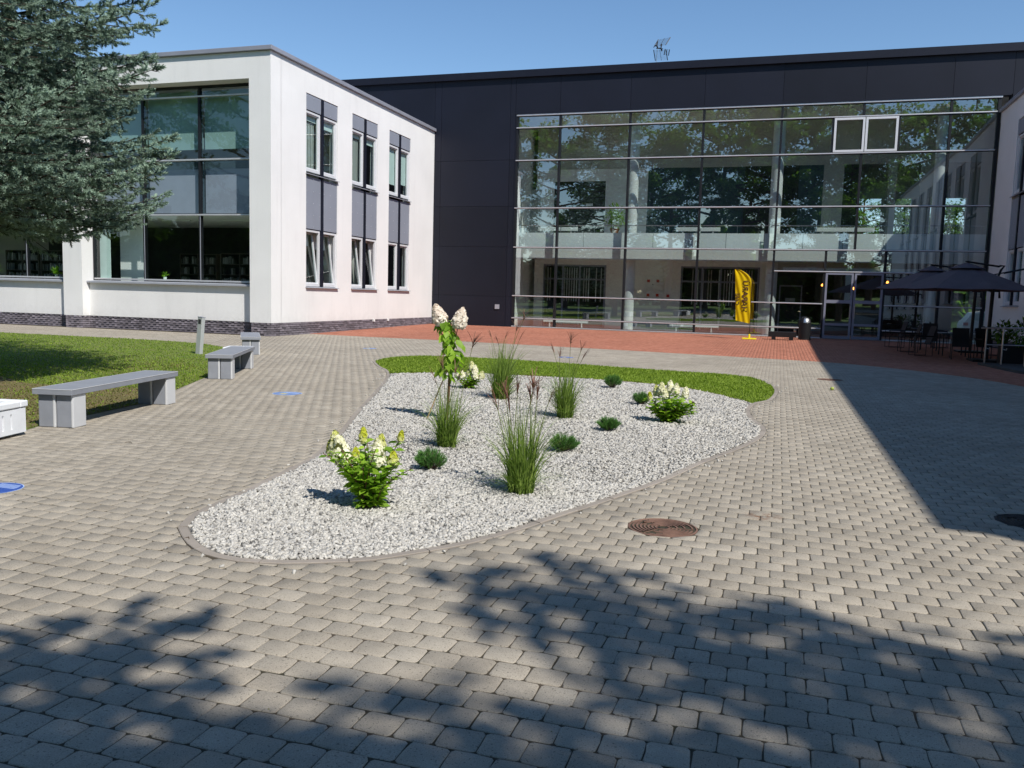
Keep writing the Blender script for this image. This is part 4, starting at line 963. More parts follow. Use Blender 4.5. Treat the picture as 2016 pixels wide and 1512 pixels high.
# floor stickers
def sticker(cx, cy, r, mb, label, faded):
    z = .0015; t_ = thing('floor_sticker', (cx,cy,z), label, 'sticker', 'round blue floor stickers')
    def disc(rr, zz, mat, nm, par): b = MB(); b.lathe((cx,cy,zz), [(rr,-.0005),(rr,0),(.0001,0)], 40); return b.build(nm, mat, par)
    disc(r, z, stick_w, 'rim', t_); disc(r-.008, z+.0006, mb, 'disc', t_); k = MB()
    for i in range(5):
        y = cy+.05+.024*i; hw = math.sqrt(max(r*r-(y-cy)**2, 0))*.75; k.box(cx-hw+.02, cx+hw, y-.0055, y+.0055, z+.0007, z+.0011)
    k.build('printed_lines', stick_w, t_)
    st = []
    for j in range(16): a = 2*PI*j/16; q = (.085 if j%2 == 0 else .035); st.append((cx-.02+q*math.cos(a), cy-.07+q*.8*math.sin(a)))
    MB().prism(st, z+.0007, z+.0012).build('star_print', stick_y, t_)
sticker(-5.76, 4.98, .205, stick_b, 'bright blue round sticker with a yellow star, cut by the left edge', 0)
sticker(-7.24, 11.47, .225, stick_f, 'faded blue round sticker on the paving left of the bed', 1)
sticker(-11.2, 22.05, .2, stick_f, 'faded blue round sticker near the white wing corner', 1)
sticker(-5.42, 22.3, .21, stick_b, 'blue round sticker on the paving behind the bed grass', 1)

# beach flag
fy = 36.59; fz = float(zg(fy)); t_ = thing('beach_flag', (-1.09, fy, fz), 'yellow feather flag with dark mirrored lettering by the glass front', 'flag')
def flagpt(u, v): # u 0 free edge .. 1 pole ; v 0 bottom .. 1 top
    z = .77+v*2.13
    xr = -1.09-.03*v if v < .72 else None
    if xr is None:
        t = (v-.72)/.28; xr = -1.11-.0*t-.74*(1-math.sqrt(max(0, 1-t**2.2)))
    xl = -1.73-.13*v; zb = .13*(1-v)*(u)
    if xr < xl+.02: xr = xl+.02
    x = xl+(xr-xl)*u+.06*(1-u); wave = .022*math.sin(u*7+v*5)*(1-u)+.018*math.sin(v*11+u*16)
    return (x, fy+wave, fz+z-zb*.0-.12*u*(1-v)**3)
nu, nv = 22, 48; b = MB(); vv = [flagpt(i/nu, j/nv) for j in range(nv+1) for i in range(nu+1)]
b.add(vv, [(j*(nu+1)+i, j*(nu+1)+i+1, (j+1)*(nu+1)+i+1, (j+1)*(nu+1)+i) for j in range(nv) for i in range(nu)])
fl = b.build('banner', leaf_mat('yellow_banner', (.72,.50,.006), (.78,.56,.008), .75, .3, .1, (1,1,1)), t_, smooth=True)
pp = [(-1.085, fy, fz+.12)]+[(flagpt(1, v)[0]+.008, fy, flagpt(1, v)[2]) for v in np.linspace(0, 1, 26)]
MB().tube(pp[:8]+pp[8:], [.013]*10+[.009]*(len(pp)-10), 7).build('pole', black, t_, smooth=True)
bs = MB(); bs.box(-1.37,-.80,fy-.23,fy+.23,fz,fz+.055); bs.build('base', yellowp, t_, bevel=.015); MB().lathe((-1.085,fy,fz), [(.04,.05),(.04,.2),(.02,.22)], 14).build('socket', yellowp, t_)
def text_mesh(s, size, nm, par, mat, fx):
    cu = bpy.data.curves.new('t', 'FONT'); cu.body = s; cu.size = size; cu.resolution_u = 3; cu.offset = .004; to = bpy.data.objects.new('t', cu); COL.objects.link(to)
    dg = bpy.context.evaluated_depsgraph_get(); me = bpy.data.meshes.new_from_object(to.evaluated_get(dg)); bpy.data.objects.remove(to)
    for v in me.vertices: v.co = Vector(fx(v.co.x, v.co.y))-ORG[par.name]
    me.flip_normals(); me.materials.clear(); return link(nm, me, mat, par)
def on_flag(xc, z0):
    def f(x, y):
        z = z0+x; X = xc+y; v = (z-.77)/2.13; xl = -1.73-.13*v; u = (X-xl-.06)/(-1.1-xl-.06); p = flagpt(min(max(u,0),1), v); return (X, p[1]-.022, fz+z)
    return f
text_mesh('HARARÜ', .33, 'lettering', t_, letter, on_flag(-1.46, 1.12)); text_mesh('CAFE', .215, 'lettering', t_, letter, on_flag(-1.72, 1.40))
# litter bin
t_ = thing('litter_bin', (1.13, 38.1, float(zg(38.1))), 'black cylindrical litter bin with a steel dome by the entrance', 'bin'); zb_ = float(zg(38.1))
MB().lathe((1.13,38.1,zb_), [(.001,0),(.26,0),(.26,.03),(.25,.04),(.25,.72),(.001,.72)], 24).build('body', black, t_, smooth=False)
MB().lathe((1.13,38.1,zb_), [(.25,.72),(.235,.82),(.17,.92),(.08,.965),(.001,.97)], 24, -.3, 2*PI-1.9).build('dome', black, t_, smooth=True)
MB().lathe((1.13,38.1,zb_), [(.22,.70),(.20,.85),(.12,.93),(.001,.94)], 24).build('ashtray', steel, t_, smooth=True)
# low black bench by the glass
t_ = thing('black_bench', (.2, 37.2, float(zg(37.2))), 'low black flat bench lying in front of the glass beside the bin', 'bench'); zb_ = float(zg(37.2))
MB().box(-.34,.78,37.0,37.4,zb_+.12,zb_+.34).build('box', black, t_, bevel=.01)
for x in (-.2,.5): MB().box(x,x+.17,37.0,37.4,zb_,zb_+.12).build('foot', black, t_)
# roof antenna
t_ = thing('tv_antenna', (-6.2, 41.6, 11.9), 'grid television antenna on a thin mast above the dark roof', 'antenna'); ax, ay, az = -6.17, 41.6, 13.52
MB().tube([(ax-.05,ay,11.9),(ax,ay,az)], .016, 6).build('mast', steel, t_)
def grid(P0_, U_, V_, nm, n=9):
    P0_, U_, V_ = Vector(P0_), Vector(U_), Vector(V_); b = MB()
    b.tube([P0_, P0_+V_], .02, 5).tube([P0_+U_, P0_+U_+V_], .02, 5).tube([P0_+U_*.5, P0_+U_*.5+V_], .01, 4)
    for i in range(n): b.tube([P0_+V_*(i+.5)/n, P0_+U_+V_*(i+.5)/n], .005, 4)
    b.build(nm, mullm, t_)
grid((ax-.16,ay-.1,az+.02), (.54,.16,.12), (.17,.26,.42), 'reflector'); grid((ax-.16,ay-.1,az-.10), (.56,.16,.03), (.07,.22,-.44), 'reflector'); grid((ax+.36,ay+.05,az-.04), (.24,-.22,-.10), (-.04,0,-.28), 'director', 5)
b = MB()
for dx, dz in ((-.0,.05),(.20,-.08)): b.tube([(ax+dx-.10,ay-.2,az+dz+.02),(ax+dx,ay-.22,az+dz),(ax+dx+.02,ay-.2,az+dz+.2)], .035, 5).tube([(ax+dx,ay-.22,az+dz),(ax+dx+.05,ay-.2,az+dz-.12)], .035, 5)
b.tube([(ax-.05,ay,az),(ax+.3,ay-.25,az-.12)], .02, 5).build('dipole', mullm, t_)

# ---- cafe terrace in the shade
def parasol(cx, cy, h, rad, pole, label, zb=.0):
    t_ = thing('parasol', (pole[0], pole[1], zb), label, 'parasol', 'charcoal cafe parasols'); c = Vector((cx,cy,h)); n = 8
    b = MB(); ring1 = []; prof = [(0.12,0),(rad*.33,-.20),(rad*.66,-.44),(rad,-.72)]; vv = [(cx,cy,h+.02)]
    for r_, z in prof:
        for i in range(n*2): a = 2*PI*i/(n*2)+.2; rr = r_*(1 if i%2 == 0 else .955); vv.append((cx+rr*math.cos(a), cy+rr*math.sin(a), h+z-(.0 if i%2 == 0 else .025*r_/rad)))
    m_ = n*2; fs = [(0,1+i,1+(i+1)%m_) for i in range(m_)]+[(1+j*m_+i, 1+(j+1)*m_+i, 1+(j+1)*m_+(i+1)%m_, 1+j*m_+(i+1)%m_) for j in range(3) for i in range(m_)]
    b.add(vv, fs); k = b.build('canopy', canopym, t_)
    v2 = MB(); vv = [(cx,cy,h+.10)]+[(cx+rad*.27*math.cos(2*PI*i/16+.2), cy+rad*.27*math.sin(2*PI*i/16+.2), h-.09) for i in range(16)]; v2.add(vv, [(0,1+i,1+(i+1)%16) for i in range(16)]); v2.build('vent_cap', canopym, t_)
    MB().lathe((cx,cy,h+.1), [(.05,0),(.05,.04),(.001,.05)], 10).build('finial', black, t_)
    for i in range(n):
        a = 2*PI*i/n+.2; MB().tube([(cx,cy,h-.12),(cx+rad*.97*math.cos(a),cy+rad*.97*math.sin(a),h-.75)], .012, 4).build('rib', black, t_)
    px, py = pole; MB().tube([(px,py,zb),(px+.03,py,h-.62)], .055, 10).build('pole', black, t_)
    arm = MB().tube([(px+.03,py,h-.65),(px+.2,py,h-.1),(px+.28,py,h+.02),(px+.15,py,h+.02)], .035, 6); arm.tube([(px+.28,py,h-.2),(px+1.6,py-.4,h+.12)], .022, 6).tube([(px+.15,py,h),(cx,cy,h+.12)], .03, 6).build('arm', black, t_)
    MB().tube([(px-.1,py,h-.72),(px+.2,py,h-.74),(px+.22,py,h-.95)], .035, 6).build('crank', black, t_)
    b = MB().box(px-.45,px+.45,py-.45,py+.45,zb,zb+.07).build('base_slab', black, t_)
parasol(5.35, 28.6, 2.90, 1.92, (6.14, 28.9), 'nearer charcoal parasol with its pole in front of the right wing', .02)
parasol(4.98, 32.4, 2.96, 1.82, (6.6, 33.6), 'farther charcoal parasol half hidden behind the nearer one', .06)
def chair(x, y, a, label):
    z0 = float(zg(y)); t_ = thing('terrace_chair', (x,y,z0), label, 'chair', 'black sling chairs on the cafe terrace'); Rm = Matrix.Translation((x,y,z0)) @ Matrix.Rotation(a, 4, 'Z')
    P = lambda *q: Rm @ Vector(q)
    seat = MB().add([P(-.24,-.24,.43),P(.24,-.24,.43),P(.24,.22,.40),P(-.24,.22,.40),P(-.24,-.24,.415),P(.24,-.24,.415),P(.24,.22,.385),P(-.24,.22,.385)],[(0,1,2,3),(7,6,5,4),(0,4,5,1),(1,5,6,2),(2,6,7,3),(3,7,4,0)]).build('seat', blackf, t_)
    MB().add([P(-.24,.22,.40),P(.24,.22,.40),P(.24,.40,.98),P(-.24,.40,.98),P(-.24,.245,.40),P(.24,.245,.40),P(.24,.425,.98),P(-.24,.425,.98)],[(0,1,2,3),(7,6,5,4),(0,4,5,1),(1,5,6,2),(2,6,7,3),(3,7,4,0)]).build('backrest', blackf, t_)
    for s in (-1,1):
        MB().tube([P(.26*s,-.24,.64),P(.26*s,-.24,.015),P(.26*s,.30,.015),P(.26*s,.30,.64)], .014, 6).build('side_frame', black, t_)
        MB().tube([P(.26*s,-.27,.65),P(.26*s,.33,.65)], .022, 6).build('armrest', black, t_)
def table(x, y, label, tray=True):
    z0 = float(zg(y)); t_ = thing('terrace_table', (x,y,z0), label, 'table', 'dark cafe tables under the parasols')
    MB().box(x-.4,x+.4,y-.4,y+.4,z0+.715,z0+.745).build('table_top', intb, t_)
    for a in (-1,1):
        for c in (-1,1): MB().tube([(x+a*.34,y+c*.34,z0),(x+a*.34,y+c*.34,z0+.715)], .02, 6).build('leg', black, t_)
for i, (x,y,a,l) in enumerate(((4.25,34.9,-1.4,'black chair farthest left at the back of the terrace'),(4.35,32.2,-1.5,'black chair second from the left on the terrace'),(4.5,30.4,-1.35,'black chair nearest the sunlit paving on the terrace'),(6.0,35.8,1.5,'black chair behind the back table by the glass'),(5.5,29.3,-.1,'black chair with its back to the plaza, left of the parasol pole'),(6.3,29.6,.2,'black chair close to the parasol pole'),(5.25,33.6,-.2,'black chair between the two tables'),(7.1,32.2,1.5,'black chair by the white right wing'))): chair(x,y,a,l)
for x,y,l in ((5.3,35.2,'dark square table at the back near the glass'),(5.6,31.2,'dark square table in the middle of the terrace'),(6.7,30.9,'dark square table beside the right wing')): table(x,y,l)
for i,(x,y,l) in enumerate(((5.25,35.1,'small pale napkin holder on the back table'),(5.5,31.1,'small pale napkin holder on the middle table'),(6.6,30.8,'small white menu card on the table by the wing'))):
    z = float(zg(y))+.745; tag(MB().box(x-.08,x+.08,y-.06,y+.06,z,z+.05).build('napkin_holder', white), l, 'napkin holder', 'small things on the cafe tables')
# ramp with railing and planting at the wing
tag(MB().prism([(5.62,27.45),(8.24,27.45),(8.24,22.2),(6.4,22.6),(5.9,24.6)], -.05, .07).build('entrance_ramp', asphalt), kind='structure')
t_ = thing('railing', (5.7,27.28,.2), 'steel tube railing of the ramp at the right edge', 'railing')
pts = [(5.74,27.2),(6.09,26.85),(6.56,26.4),(7.1,25.9)]
for i,(x,y) in enumerate(pts): MB().tube([(x,y,(.07 if i else 0)),(x,y,1.06+.03*i)], .021, 8).build('post', steel, t_); MB().tube([(x+.02,y-.04,.5),(x+.09,y-.06,.48),(x+.1,y-.06,.53)], .01, 5).build('bracket', steel, t_)
MB().tube([(5.62,27.3,1.07),(7.4,25.6,1.17)], .024, 8).build('handrail', steel, t_); MB().tube([(5.74,27.2,.6),(7.4,25.6,.68)], .016, 8).build('middle_rail', steel, t_)

# parked car behind the building, seen through the glass
t_ = thing('parked_car', (9.4, 51.5, 0), 'white parked car glimpsed through the glass at the lower right', 'car')
def carprism(prof, y0, y1, mat, nm, inset=0):
    b = MB(); n = len(prof); vv = [(p[0], y0+(inset if p[1] > .95 else 0), p[1]) for p in prof]+[(p[0], y1-(inset if p[1] > .95 else 0), p[1]) for p in prof]
    b.add(vv, [tuple(range(n)), tuple(range(2*n-1,n-1,-1))]+[(i, n+i, n+(i+1)%n, (i+1)%n) for i in range(n)]); return b.build(nm, mat, t_)
cx0 = 9.55
carprism([(cx0+q[0], q[1]) for q in ((0,.35),(0,.75),(.1,.98),(3.0,.95),(4.1,.82),(4.25,.6),(4.25,.3),(.05,.3))], 50.7, 52.4, carw, 'body')
carprism([(cx0+q[0], q[1]) for q in ((.12,.975),(.45,1.43),(1.2,1.5),(2.2,1.46),(3.0,.952))], 50.75, 52.35, carw, 'cabin', .12)
carprism([(cx0+q[0], q[1]) for q in ((.35,1.0),(.6,1.36),(1.2,1.42),(2.1,1.38),(2.75,1.0))], 50.72, 52.38, tealgl, 'side_window', .11)
for x in (.8,3.4): MB().tube([(cx0+x,50.68,.32),(cx0+x,50.9,.32)], .32, 20).build('wheel', tyre, t_)
MB().box(cx0-.01,cx0+.22,50.685,50.75,.72,.88).build('tail_lamp', tailm, t_)

# ================================================================== PLANTS
leafV = np.array([(0,0,0),(.30,-.20,.05),(.62,-.19,.03),(1,0,-.12),(.62,.19,.03),(.30,.20,.05),(.32,0,-.02),(.64,0,-.05)])
leafF = np.array([(0,1,6),(1,2,7),(1,7,6),(2,3,7),(3,4,7),(4,5,6),(4,6,7),(5,0,6)])
flo = np.array([(1,.35,0),(.35,1,0),(-.35,1,.15),(-1,.35,0),(-1,-.35,0.1),(-.35,-1,0),(.35,-1,.1),(1,-.35,0)])*.5
floF = np.array([(0,1,2,3),(0,3,4,7),(4,5,6,7)])
def panicle(par, base, top, r, ntop, mat=hyd_f, lime=.5, name='flower_head', n=170, fs=.021):
    base, top = np.array(base), np.array(top); ax_ = top-base; L_ = np.linalg.norm(ax_); ax_ = ax_/L_
    s = Soup(); t = rng.random(n)**1.15; a = rng.uniform(0,2*PI,n); e1 = np.cross(ax_, [.3,.5,.1]); e1 /= np.linalg.norm(e1); e2 = np.cross(ax_, e1)
    prof = r*np.clip(1-t,0,1)**.52*(.6+.55*np.clip(t*4,0,1))*.95; rad = e1*np.cos(a)[:,None]+e2*np.sin(a)[:,None]
    loc = base+ax_*(t*L_)[:,None]+rad*(prof*rng.uniform(.8,1.05,n))[:,None]; nrm = rad+ax_*.45*t[:,None]+rng.normal(0,.28,(n,3))
    Rm = frames(nrm); A = np.stack([Rm[...,1], Rm[...,2], Rm[...,0]], -1)*(fs*rng.uniform(.75,1.2,n))[:,None,None]
    ti = np.clip(1-lime*(.35+1.2*t)+rng.normal(0,.12,n), 0, 1); s.many(flo, floF, A, loc, ti); 
    return s.build(name, mat, par)
def hydrangea(x, y, h, spread, heads, label, nst=15, lsz=.075, fs=.02, rr=.045):
    t_ = thing('hydrangea', (x,y,0), label, 'hydrangea'); st = MB(); S_ = Soup(); P_, D_, Z_ = [], [], []
    tops = [(hx, y+dy, hz) for hx, hz, dy, *_ in heads]
    while len(tops) < nst+8: a = random.uniform(0,2*PI); q = random.uniform(.6,1.1); tops.append((x+spread*1.1*q*math.cos(a), y+spread*q*math.sin(a)*.8, h*random.uniform(.35,.85)))
    for q in tops:
        b0 = Vector((x+random.uniform(-.05,.05), y+random.uniform(-.05,.05), .0)); t1 = Vector(q); md = b0.lerp(t1,.5)+Vector((0,0,.10*h)); md.x = b0.x+(md.x-b0.x)*.8
        pts = [b0.lerp(md, k/4).lerp(md.lerp(t1, k/4), k/4) for k in range(5)]; st.tube(pts, [.006,.005,.004,.0035,.003], 5)
        Lt = (t1-b0).length; nn = max(5, int(Lt/.036)); a0 = random.uniform(0,PI)
        for k in range(1, nn):
            u = k/nn; i = min(int(u*4),3); p = pts[i].lerp(pts[i+1], u*4-i)
            for sgn in (0, PI):
                a = a0+(k%2)*PI/2+sgn+random.gauss(0,.35); P_.append(p); D_.append((math.cos(a), math.sin(a), random.uniform(-.15,.55))); Z_.append(lsz*random.uniform(.6,1.15)*(1-.25*u))
    P_ = np.array([tuple(p) for p in P_]); D_ = np.array(D_); Z_ = np.array(Z_)
    Rm = frames(D_, rng.normal(0,.4,len(P_)))*Z_[:,None,None]; lv = leafV*np.array([1.45,1.6,1.5]); S_.many(lv, leafF, Rm, P_, np.clip(rng.normal(.5,.25,len(P_)),0,1))
    st.build('stem', stemred, t_); S_.build('foliage', hyd_l, t_)
    for hx, hz, dy, r_, ln, lime, tx in heads: panicle(t_, (hx, y+dy, hz-ln*.3), (hx+tx, y+dy, hz+ln*.9), r_*1.08, 0, hyd_f, lime, n=int(60+r_*2400), fs=fs*1.35)
    return t_
hydrangea(-2.84, 5.62, .58, .31, [(-3.11,.40,.0,.062,.17,.42,-.03),(-3.03,.37,-.05,.075,.18,.15,-.05),(-3.17,.39,.03,.045,.10,.8,-.02),(-2.92,.51,.04,.03,.09,1.0,0),(-2.95,.37,-.02,.032,.08,.85,0),(-2.76,.38,-.03,.06,.16,.12,-.01),(-2.77,.45,.04,.04,.11,.6,0),(-2.64,.36,-.04,.045,.09,.75,.01),(-2.62,.53,.05,.02,.06,1.0,.01)],
    'yellow-green and white hydrangea bush nearest the camera', 24, .078)
hydrangea(-1.3, 11.2, .42, .34, [(-1.41,.42,0,.05,.11,.3,0),(-1.30,.44,.02,.055,.12,.12,0),(-1.22,.42,-.05,.05,.11,.1,.01),(-1.10,.38,0,.045,.11,.05,.01),(-1.48,.38,.05,.045,.1,.5,-.01),(-1.56,.32,-.02,.03,.07,.9,0),(-1.35,.37,-.1,.04,.09,.2,0)],
    'hydrangea with cream flowers on the right of the gravel bed', 26, .085, .026)
hydrangea(-5.02, 13.6, .34, .24, [(-5.12,.22,-.05,.06,.09,.12,0),(-4.98,.36,.05,.05,.12,.35,0),(-4.90,.30,0,.055,.12,.1,0),(-4.88,.22,-.03,.05,.1,.1,0),(-4.79,.22,0,.055,.1,.35,.02),(-5.22,.2,.03,.045,.09,.1,0),(-5.03,.26,.06,.045,.08,.4,0)],
    'low hydrangea with creamy round heads behind the staked one', 18, .07, .028)
# standard hydrangea on a tied stem
t_ = thing('standard_hydrangea', (-3.95,9.95,0), 'tall staked hydrangea with two big blush flower heads', 'hydrangea'); bz = (-3.95,9.95)
st = MB(); st.tube([(bz[0],bz[1],0),(-3.93,9.95,.35),(-3.92,9.95,.7),(-3.93,9.95,.95)], [.013,.012,.011,.009], 7)
st.tube([(-3.92,9.95,.78),(-4.0,9.94,1.0),(-4.06,9.92,1.18),(-4.08,9.9,1.3)], [.008,.007,.006,.005], 6).tube([(-3.93,9.95,.85),(-3.86,9.96,1.05),(-3.82,9.97,1.3)], [.008,.006,.005], 6)
st.build('stem', stemred, t_); MB().tube([(-4.23,9.95,.0),(-3.90,9.95,.80)], .009, 6).build('stake', stake, t_); MB().tube([(-3.97,9.97,.0),(-3.93,9.97,1.05)], .008, 6).build('stake', stake, t_)
MB().lathe((-3.94,9.95,1.05), [(.05,-.006),(.055,0),(.05,.006)], 12).build('plant_tie', M('tie_green', (.0,.3,.2), .5), t_)
n = 120; zz_ = rng.uniform(.58,1.30,n); a = rng.uniform(0,2*PI,n); dz_ = rng.uniform(-1.5,-.3,n); rr_ = .10*rng.random(n)
P_ = np.column_stack([-3.93+rr_*np.cos(a)+.05*np.sin(zz_*9), 9.95+rr_*np.sin(a), zz_]); Dn = np.column_stack([np.cos(a), np.sin(a), dz_])
s = Soup(); s.many(leafV*np.array([1,1.6,1.3]), leafF, frames(Dn, rng.normal(0,.5,n))*(rng.uniform(.09,.15,n))[:,None,None], P_, np.clip(rng.normal(.42,.25,n),0,1)); s.build('foliage', hyd_l, t_)
panicle(t_, (-4.03,9.92,1.23), (-4.12,9.90,1.47), .108, 0, hyd_p, .3, n=700, fs=.036); panicle(t_, (-3.83,9.96,1.19), (-3.77,9.96,1.44), .108, 0, hyd_p, .2, n=520, fs=.038)

def miscanthus(x, y, h, r, nb, label, plumes, lean=(0,0), npl=6):
    t_ = thing('ornamental_grass', (x,y,0), label, 'ornamental grass'); s = Soup(); K = 6
    a = rng.uniform(0,2*PI,nb); b0 = np.column_stack([x+r*.30*np.sqrt(rng.random(nb))*np.cos(a), y+r*.30*np.sqrt(rng.random(nb))*np.sin(a), np.zeros(nb)])
    hh = h*rng.uniform(.35,1.0,nb); az = a+rng.normal(0,.6,nb); sp_ = rng.uniform(.08,1.0,nb)**1.9*.85; lw_ = rng.random(nb) < .24; hh[lw_] *= rng.uniform(.25,.55,lw_.sum()); sp_[lw_] = rng.uniform(.7,1.5,lw_.sum()); w_ = rng.uniform(.0026,.0048,nb)*(1+y/16)
    d = np.column_stack([np.cos(az), np.sin(az), np.zeros(nb)])+np.array([lean[0],lean[1],0]); sd_ = np.column_stack([-d[:,1], d[:,0], np.zeros(nb)]); tl = rng.uniform(-1.1,1.1,nb); sd_ = sd_*np.cos(tl)[:,None]+d*np.sin(tl)[:,None]
    V = []
    for k in range(K+1):
        u = k/K; out = (hh*sp_*(u**1.9))[:,None]*d; z = hh*(u-.42*sp_*u**3.2); c = b0+out+np.column_stack([np.zeros(nb),np.zeros(nb),z]); ww = (w_*(1-u*.92))[:,None]
        V += [c-sd_*ww, c+sd_*ww]
    V = np.stack(V, 1).reshape(-1,3); f = np.concatenate([[[2*k,2*k+1,2*k+3,2*k+2]] for k in range(K)]); st_ = (np.arange(nb)*(2*K+2))[:,None,None]
    s.add(V, (f[None]+st_).reshape(-1,4), np.repeat(np.clip(rng.normal(.5,.28,nb),0,1), 2*K+2)); s.build('blades', mis_l, t_)
    cu = MB(); pf = Soup()
    for (px, pz, dy, kind) in plumes:
        b_ = Vector((x+random.uniform(-.06,.06)*r/.2, y, 0)); tp = Vector((px, y+dy, pz)); md = b_.lerp(tp, .5)+Vector(((b_.x-tp.x)*.25, 0, .03)); pts = [b_.lerp(md,q/4).lerp(md.lerp(tp,q/4),q/4) for q in range(5)]; cu.tube(pts, [.0042,.004,.0035,.003,.0028], 5)
        dr = (pts[-1]-pts[-2]).normalized(); m_ = 26 if kind else 14; sprd = .65 if kind else .13
        D = np.array(dr)+rng.normal(0, sprd, (m_,3))*np.array([1,.6,.5]); 
        if kind: D[:,0] += .45
        L_ = rng.uniform(.10,.19,m_)*(1 if kind else .8); V0 = np.array(pts[-1])+np.array(dr)*rng.uniform(-.07,.02,m_)[:,None]; Rm = frames(D)
        K2 = 4; pv = []
        for q in range(K2+1): u = q/K2; pv += [(u, -.032*(1-u*.5), -.28*u*u), (u, .032*(1-u*.5), -.28*u*u)]
        pf.many(np.array(pv), np.array([(2*q,2*q+1,2*q+3,2*q+2) for q in range(K2)]), Rm*L_[:,None,None], V0, rng.random(m_))
    cu.build('stalk', M('stalk_%d' % int(x*-100), (.12,.15,.04), .6, var=.25, vscale=10), t_); pf.build('plume', plume_m, t_)
miscanthus(-1.93, 6.53, .84, .34, 620, 'tallest ornamental grass clump in the middle front of the bed', [(-2.10,.80,.05,0),(-1.98,.86,.0,0),(-1.86,.90,.05,1),(-1.80,.84,-.05,0),(-1.70,.82,0,0),(-2.02,.72,-.1,0),(-1.90,.78,.1,0),(-2.16,.72,.0,0)])
miscanthus(-3.26, 8.22, .74, .32, 520, 'ornamental grass clump just below the staked hydrangea', [(-3.33,.88,0,0),(-3.2,.80,.05,0),(-3.12,.76,-.05,0),(-3.02,1.12,.1,1),(-3.4,.7,0,0)])
miscanthus(-4.08, 12.53, 1.02, .42, 560, 'bright leafy ornamental grass clump leaning right near the grass strip', [(-3.85,1.12,0,1),(-3.78,.98,0,0),(-4.3,.98,.1,0),(-4.02,1.0,0,0),(-3.75,1.3,.1,1),(-4.15,.9,0,0)], (.22,0))
miscanthus(-2.65, 10.96, .82, .34, 520, 'ornamental grass clump right of the centre with thin brown plumes', [(-2.85,.92,0,0),(-2.62,1.05,.05,1),(-2.45,.95,0,0),(-2.40,.85,-.1,0),(-2.75,.82,0,0)])

def mugo(x, y, r, h, label):
    t_ = thing('mugo_pine', (x,y,0), label, 'dwarf pine'); s = Soup(); m_ = 120
    a = rng.uniform(0,2*PI,m_); q = np.sqrt(rng.random(m_)); tip = np.column_stack([x+r*.85*q*np.cos(a), y+r*.85*q*np.sin(a), h*1.05*np.sqrt(1-.7*q*q)*rng.uniform(.8,1.1,m_)]); st = MB()
    base = np.array([x,y,.01])
    for p in tip[::2]: st.tube([tuple(base+(p-base)*.1), tuple(base+(p-base)*.5+[0,0,-.01]), tuple(p)], [.008,.006,.003], 4)
    dr = tip-base; dr = dr/np.linalg.norm(dr,axis=1)[:,None]+np.array([0,0,.35]); k = 34
    D = np.repeat(dr, k, 0)+rng.normal(0,.42,(m_*k,3)); P = np.repeat(tip, k, 0)-np.repeat(dr,k,0)*rng.uniform(0,.07,(m_*k,1)); L_ = rng.uniform(.035,.062,m_*k)*(r/.17)**.5
    nv_ = np.array([(0,-.04,0),(0,.04,0),(1,0,.05)]); s.many(nv_, np.array([(0,1,2)]), frames(D, rng.uniform(0,PI,m_*k))*L_[:,None,None], P, np.clip(rng.normal(.45,.3,m_*k),0,1)); st.build('branches', barkm, t_); s.build('foliage', mugo_l, t_)
for (x,y,r_,h_,l) in ((-2.95,7.04,.17,.17,'dwarf pine cushion right of the nearest hydrangea'),(-2.06,8.5,.18,.16,'dwarf pine cushion partly behind the tallest grass clump'),(-1.89,10.1,.17,.15,'dwarf pine cushion alone in the middle of the white gravel'),(-2.77,15.0,.19,.22,'dwarf pine cushion close to the strip of grass'),(-1.93,12.9,.17,.17,'dwarf pine cushion left of the cream hydrangea')): mugo(x,y,r_,h_,l)

# shrubs at the foot of the right wing, and the potted tree upstairs
def shrub(name, x, y, z, r, n, lsz, label, cat, grp=None, pot=None, hz=1., tall=1.):
    t_ = thing(name, (x,y,z), label, cat, grp); s = Soup(); d = rng.normal(size=(n,3)); d /= np.linalg.norm(d,axis=1)[:,None]; q = r*rng.random(n)**.45
    P = np.array([x,y,z+hz])+d*q[:,None]*np.array([1,1,tall]); s.many(leafV, leafF, frames(d+rng.normal(0,.5,(n,3))+[0,0,-.1])*(lsz*rng.uniform(.6,1.2,n))[:,None,None], P, rng.random(n)); s.build('foliage', hyd_l if pot else tree_l, t_)
    st = MB(); 
    for i in range(7): a = 2*PI*i/7; st.tube([(x,y,z+.1),(x+.2*r*math.cos(a),y+.2*r*math.sin(a),z+hz*.7),(x+.7*r*math.cos(a),y+.7*r*math.sin(a),z+hz+.3*r)], [.012,.008,.004], 5)
    st.build('stems', barkm, t_)
    if pot: MB().lathe((x,y,z), [(.001,0),(.15,0),(.21,.32),(.23,.32),(.23,.36),(.19,.36),(.001,.33)], 20).build('pot', terrac, t_)
shrub('potted_plant', -7.72, 40.72, 4.62, .48, 420, .17, 'leafy green plant in a terracotta pot on the upstairs gallery', 'potted plant', None, True, .95, 1.25)
for i,(x,y,r_,l) in enumerate(((6.9,27.9,.42,'dark leafy shrub behind the railing at the right'),(7.6,28.3,.5,'dark leafy shrub against the white right wing'),(6.5,28.6,.3,'small dark shrub nearest the parasol pole'))): shrub('shrub', x, y, .1, r_, 260, .16, l, 'shrub', 'shrubs at the foot of the right wing', None, .85)
for x,y,l in ((6.7,28.1,'black trough planter behind the railing, left one'),(7.5,28.4,'black trough planter against the right wing')): tag(MB().box(x-.4,x+.4,y-.2,y+.2,.02,.62).build('trough_planter', black), l, 'planter', 'black trough planters')

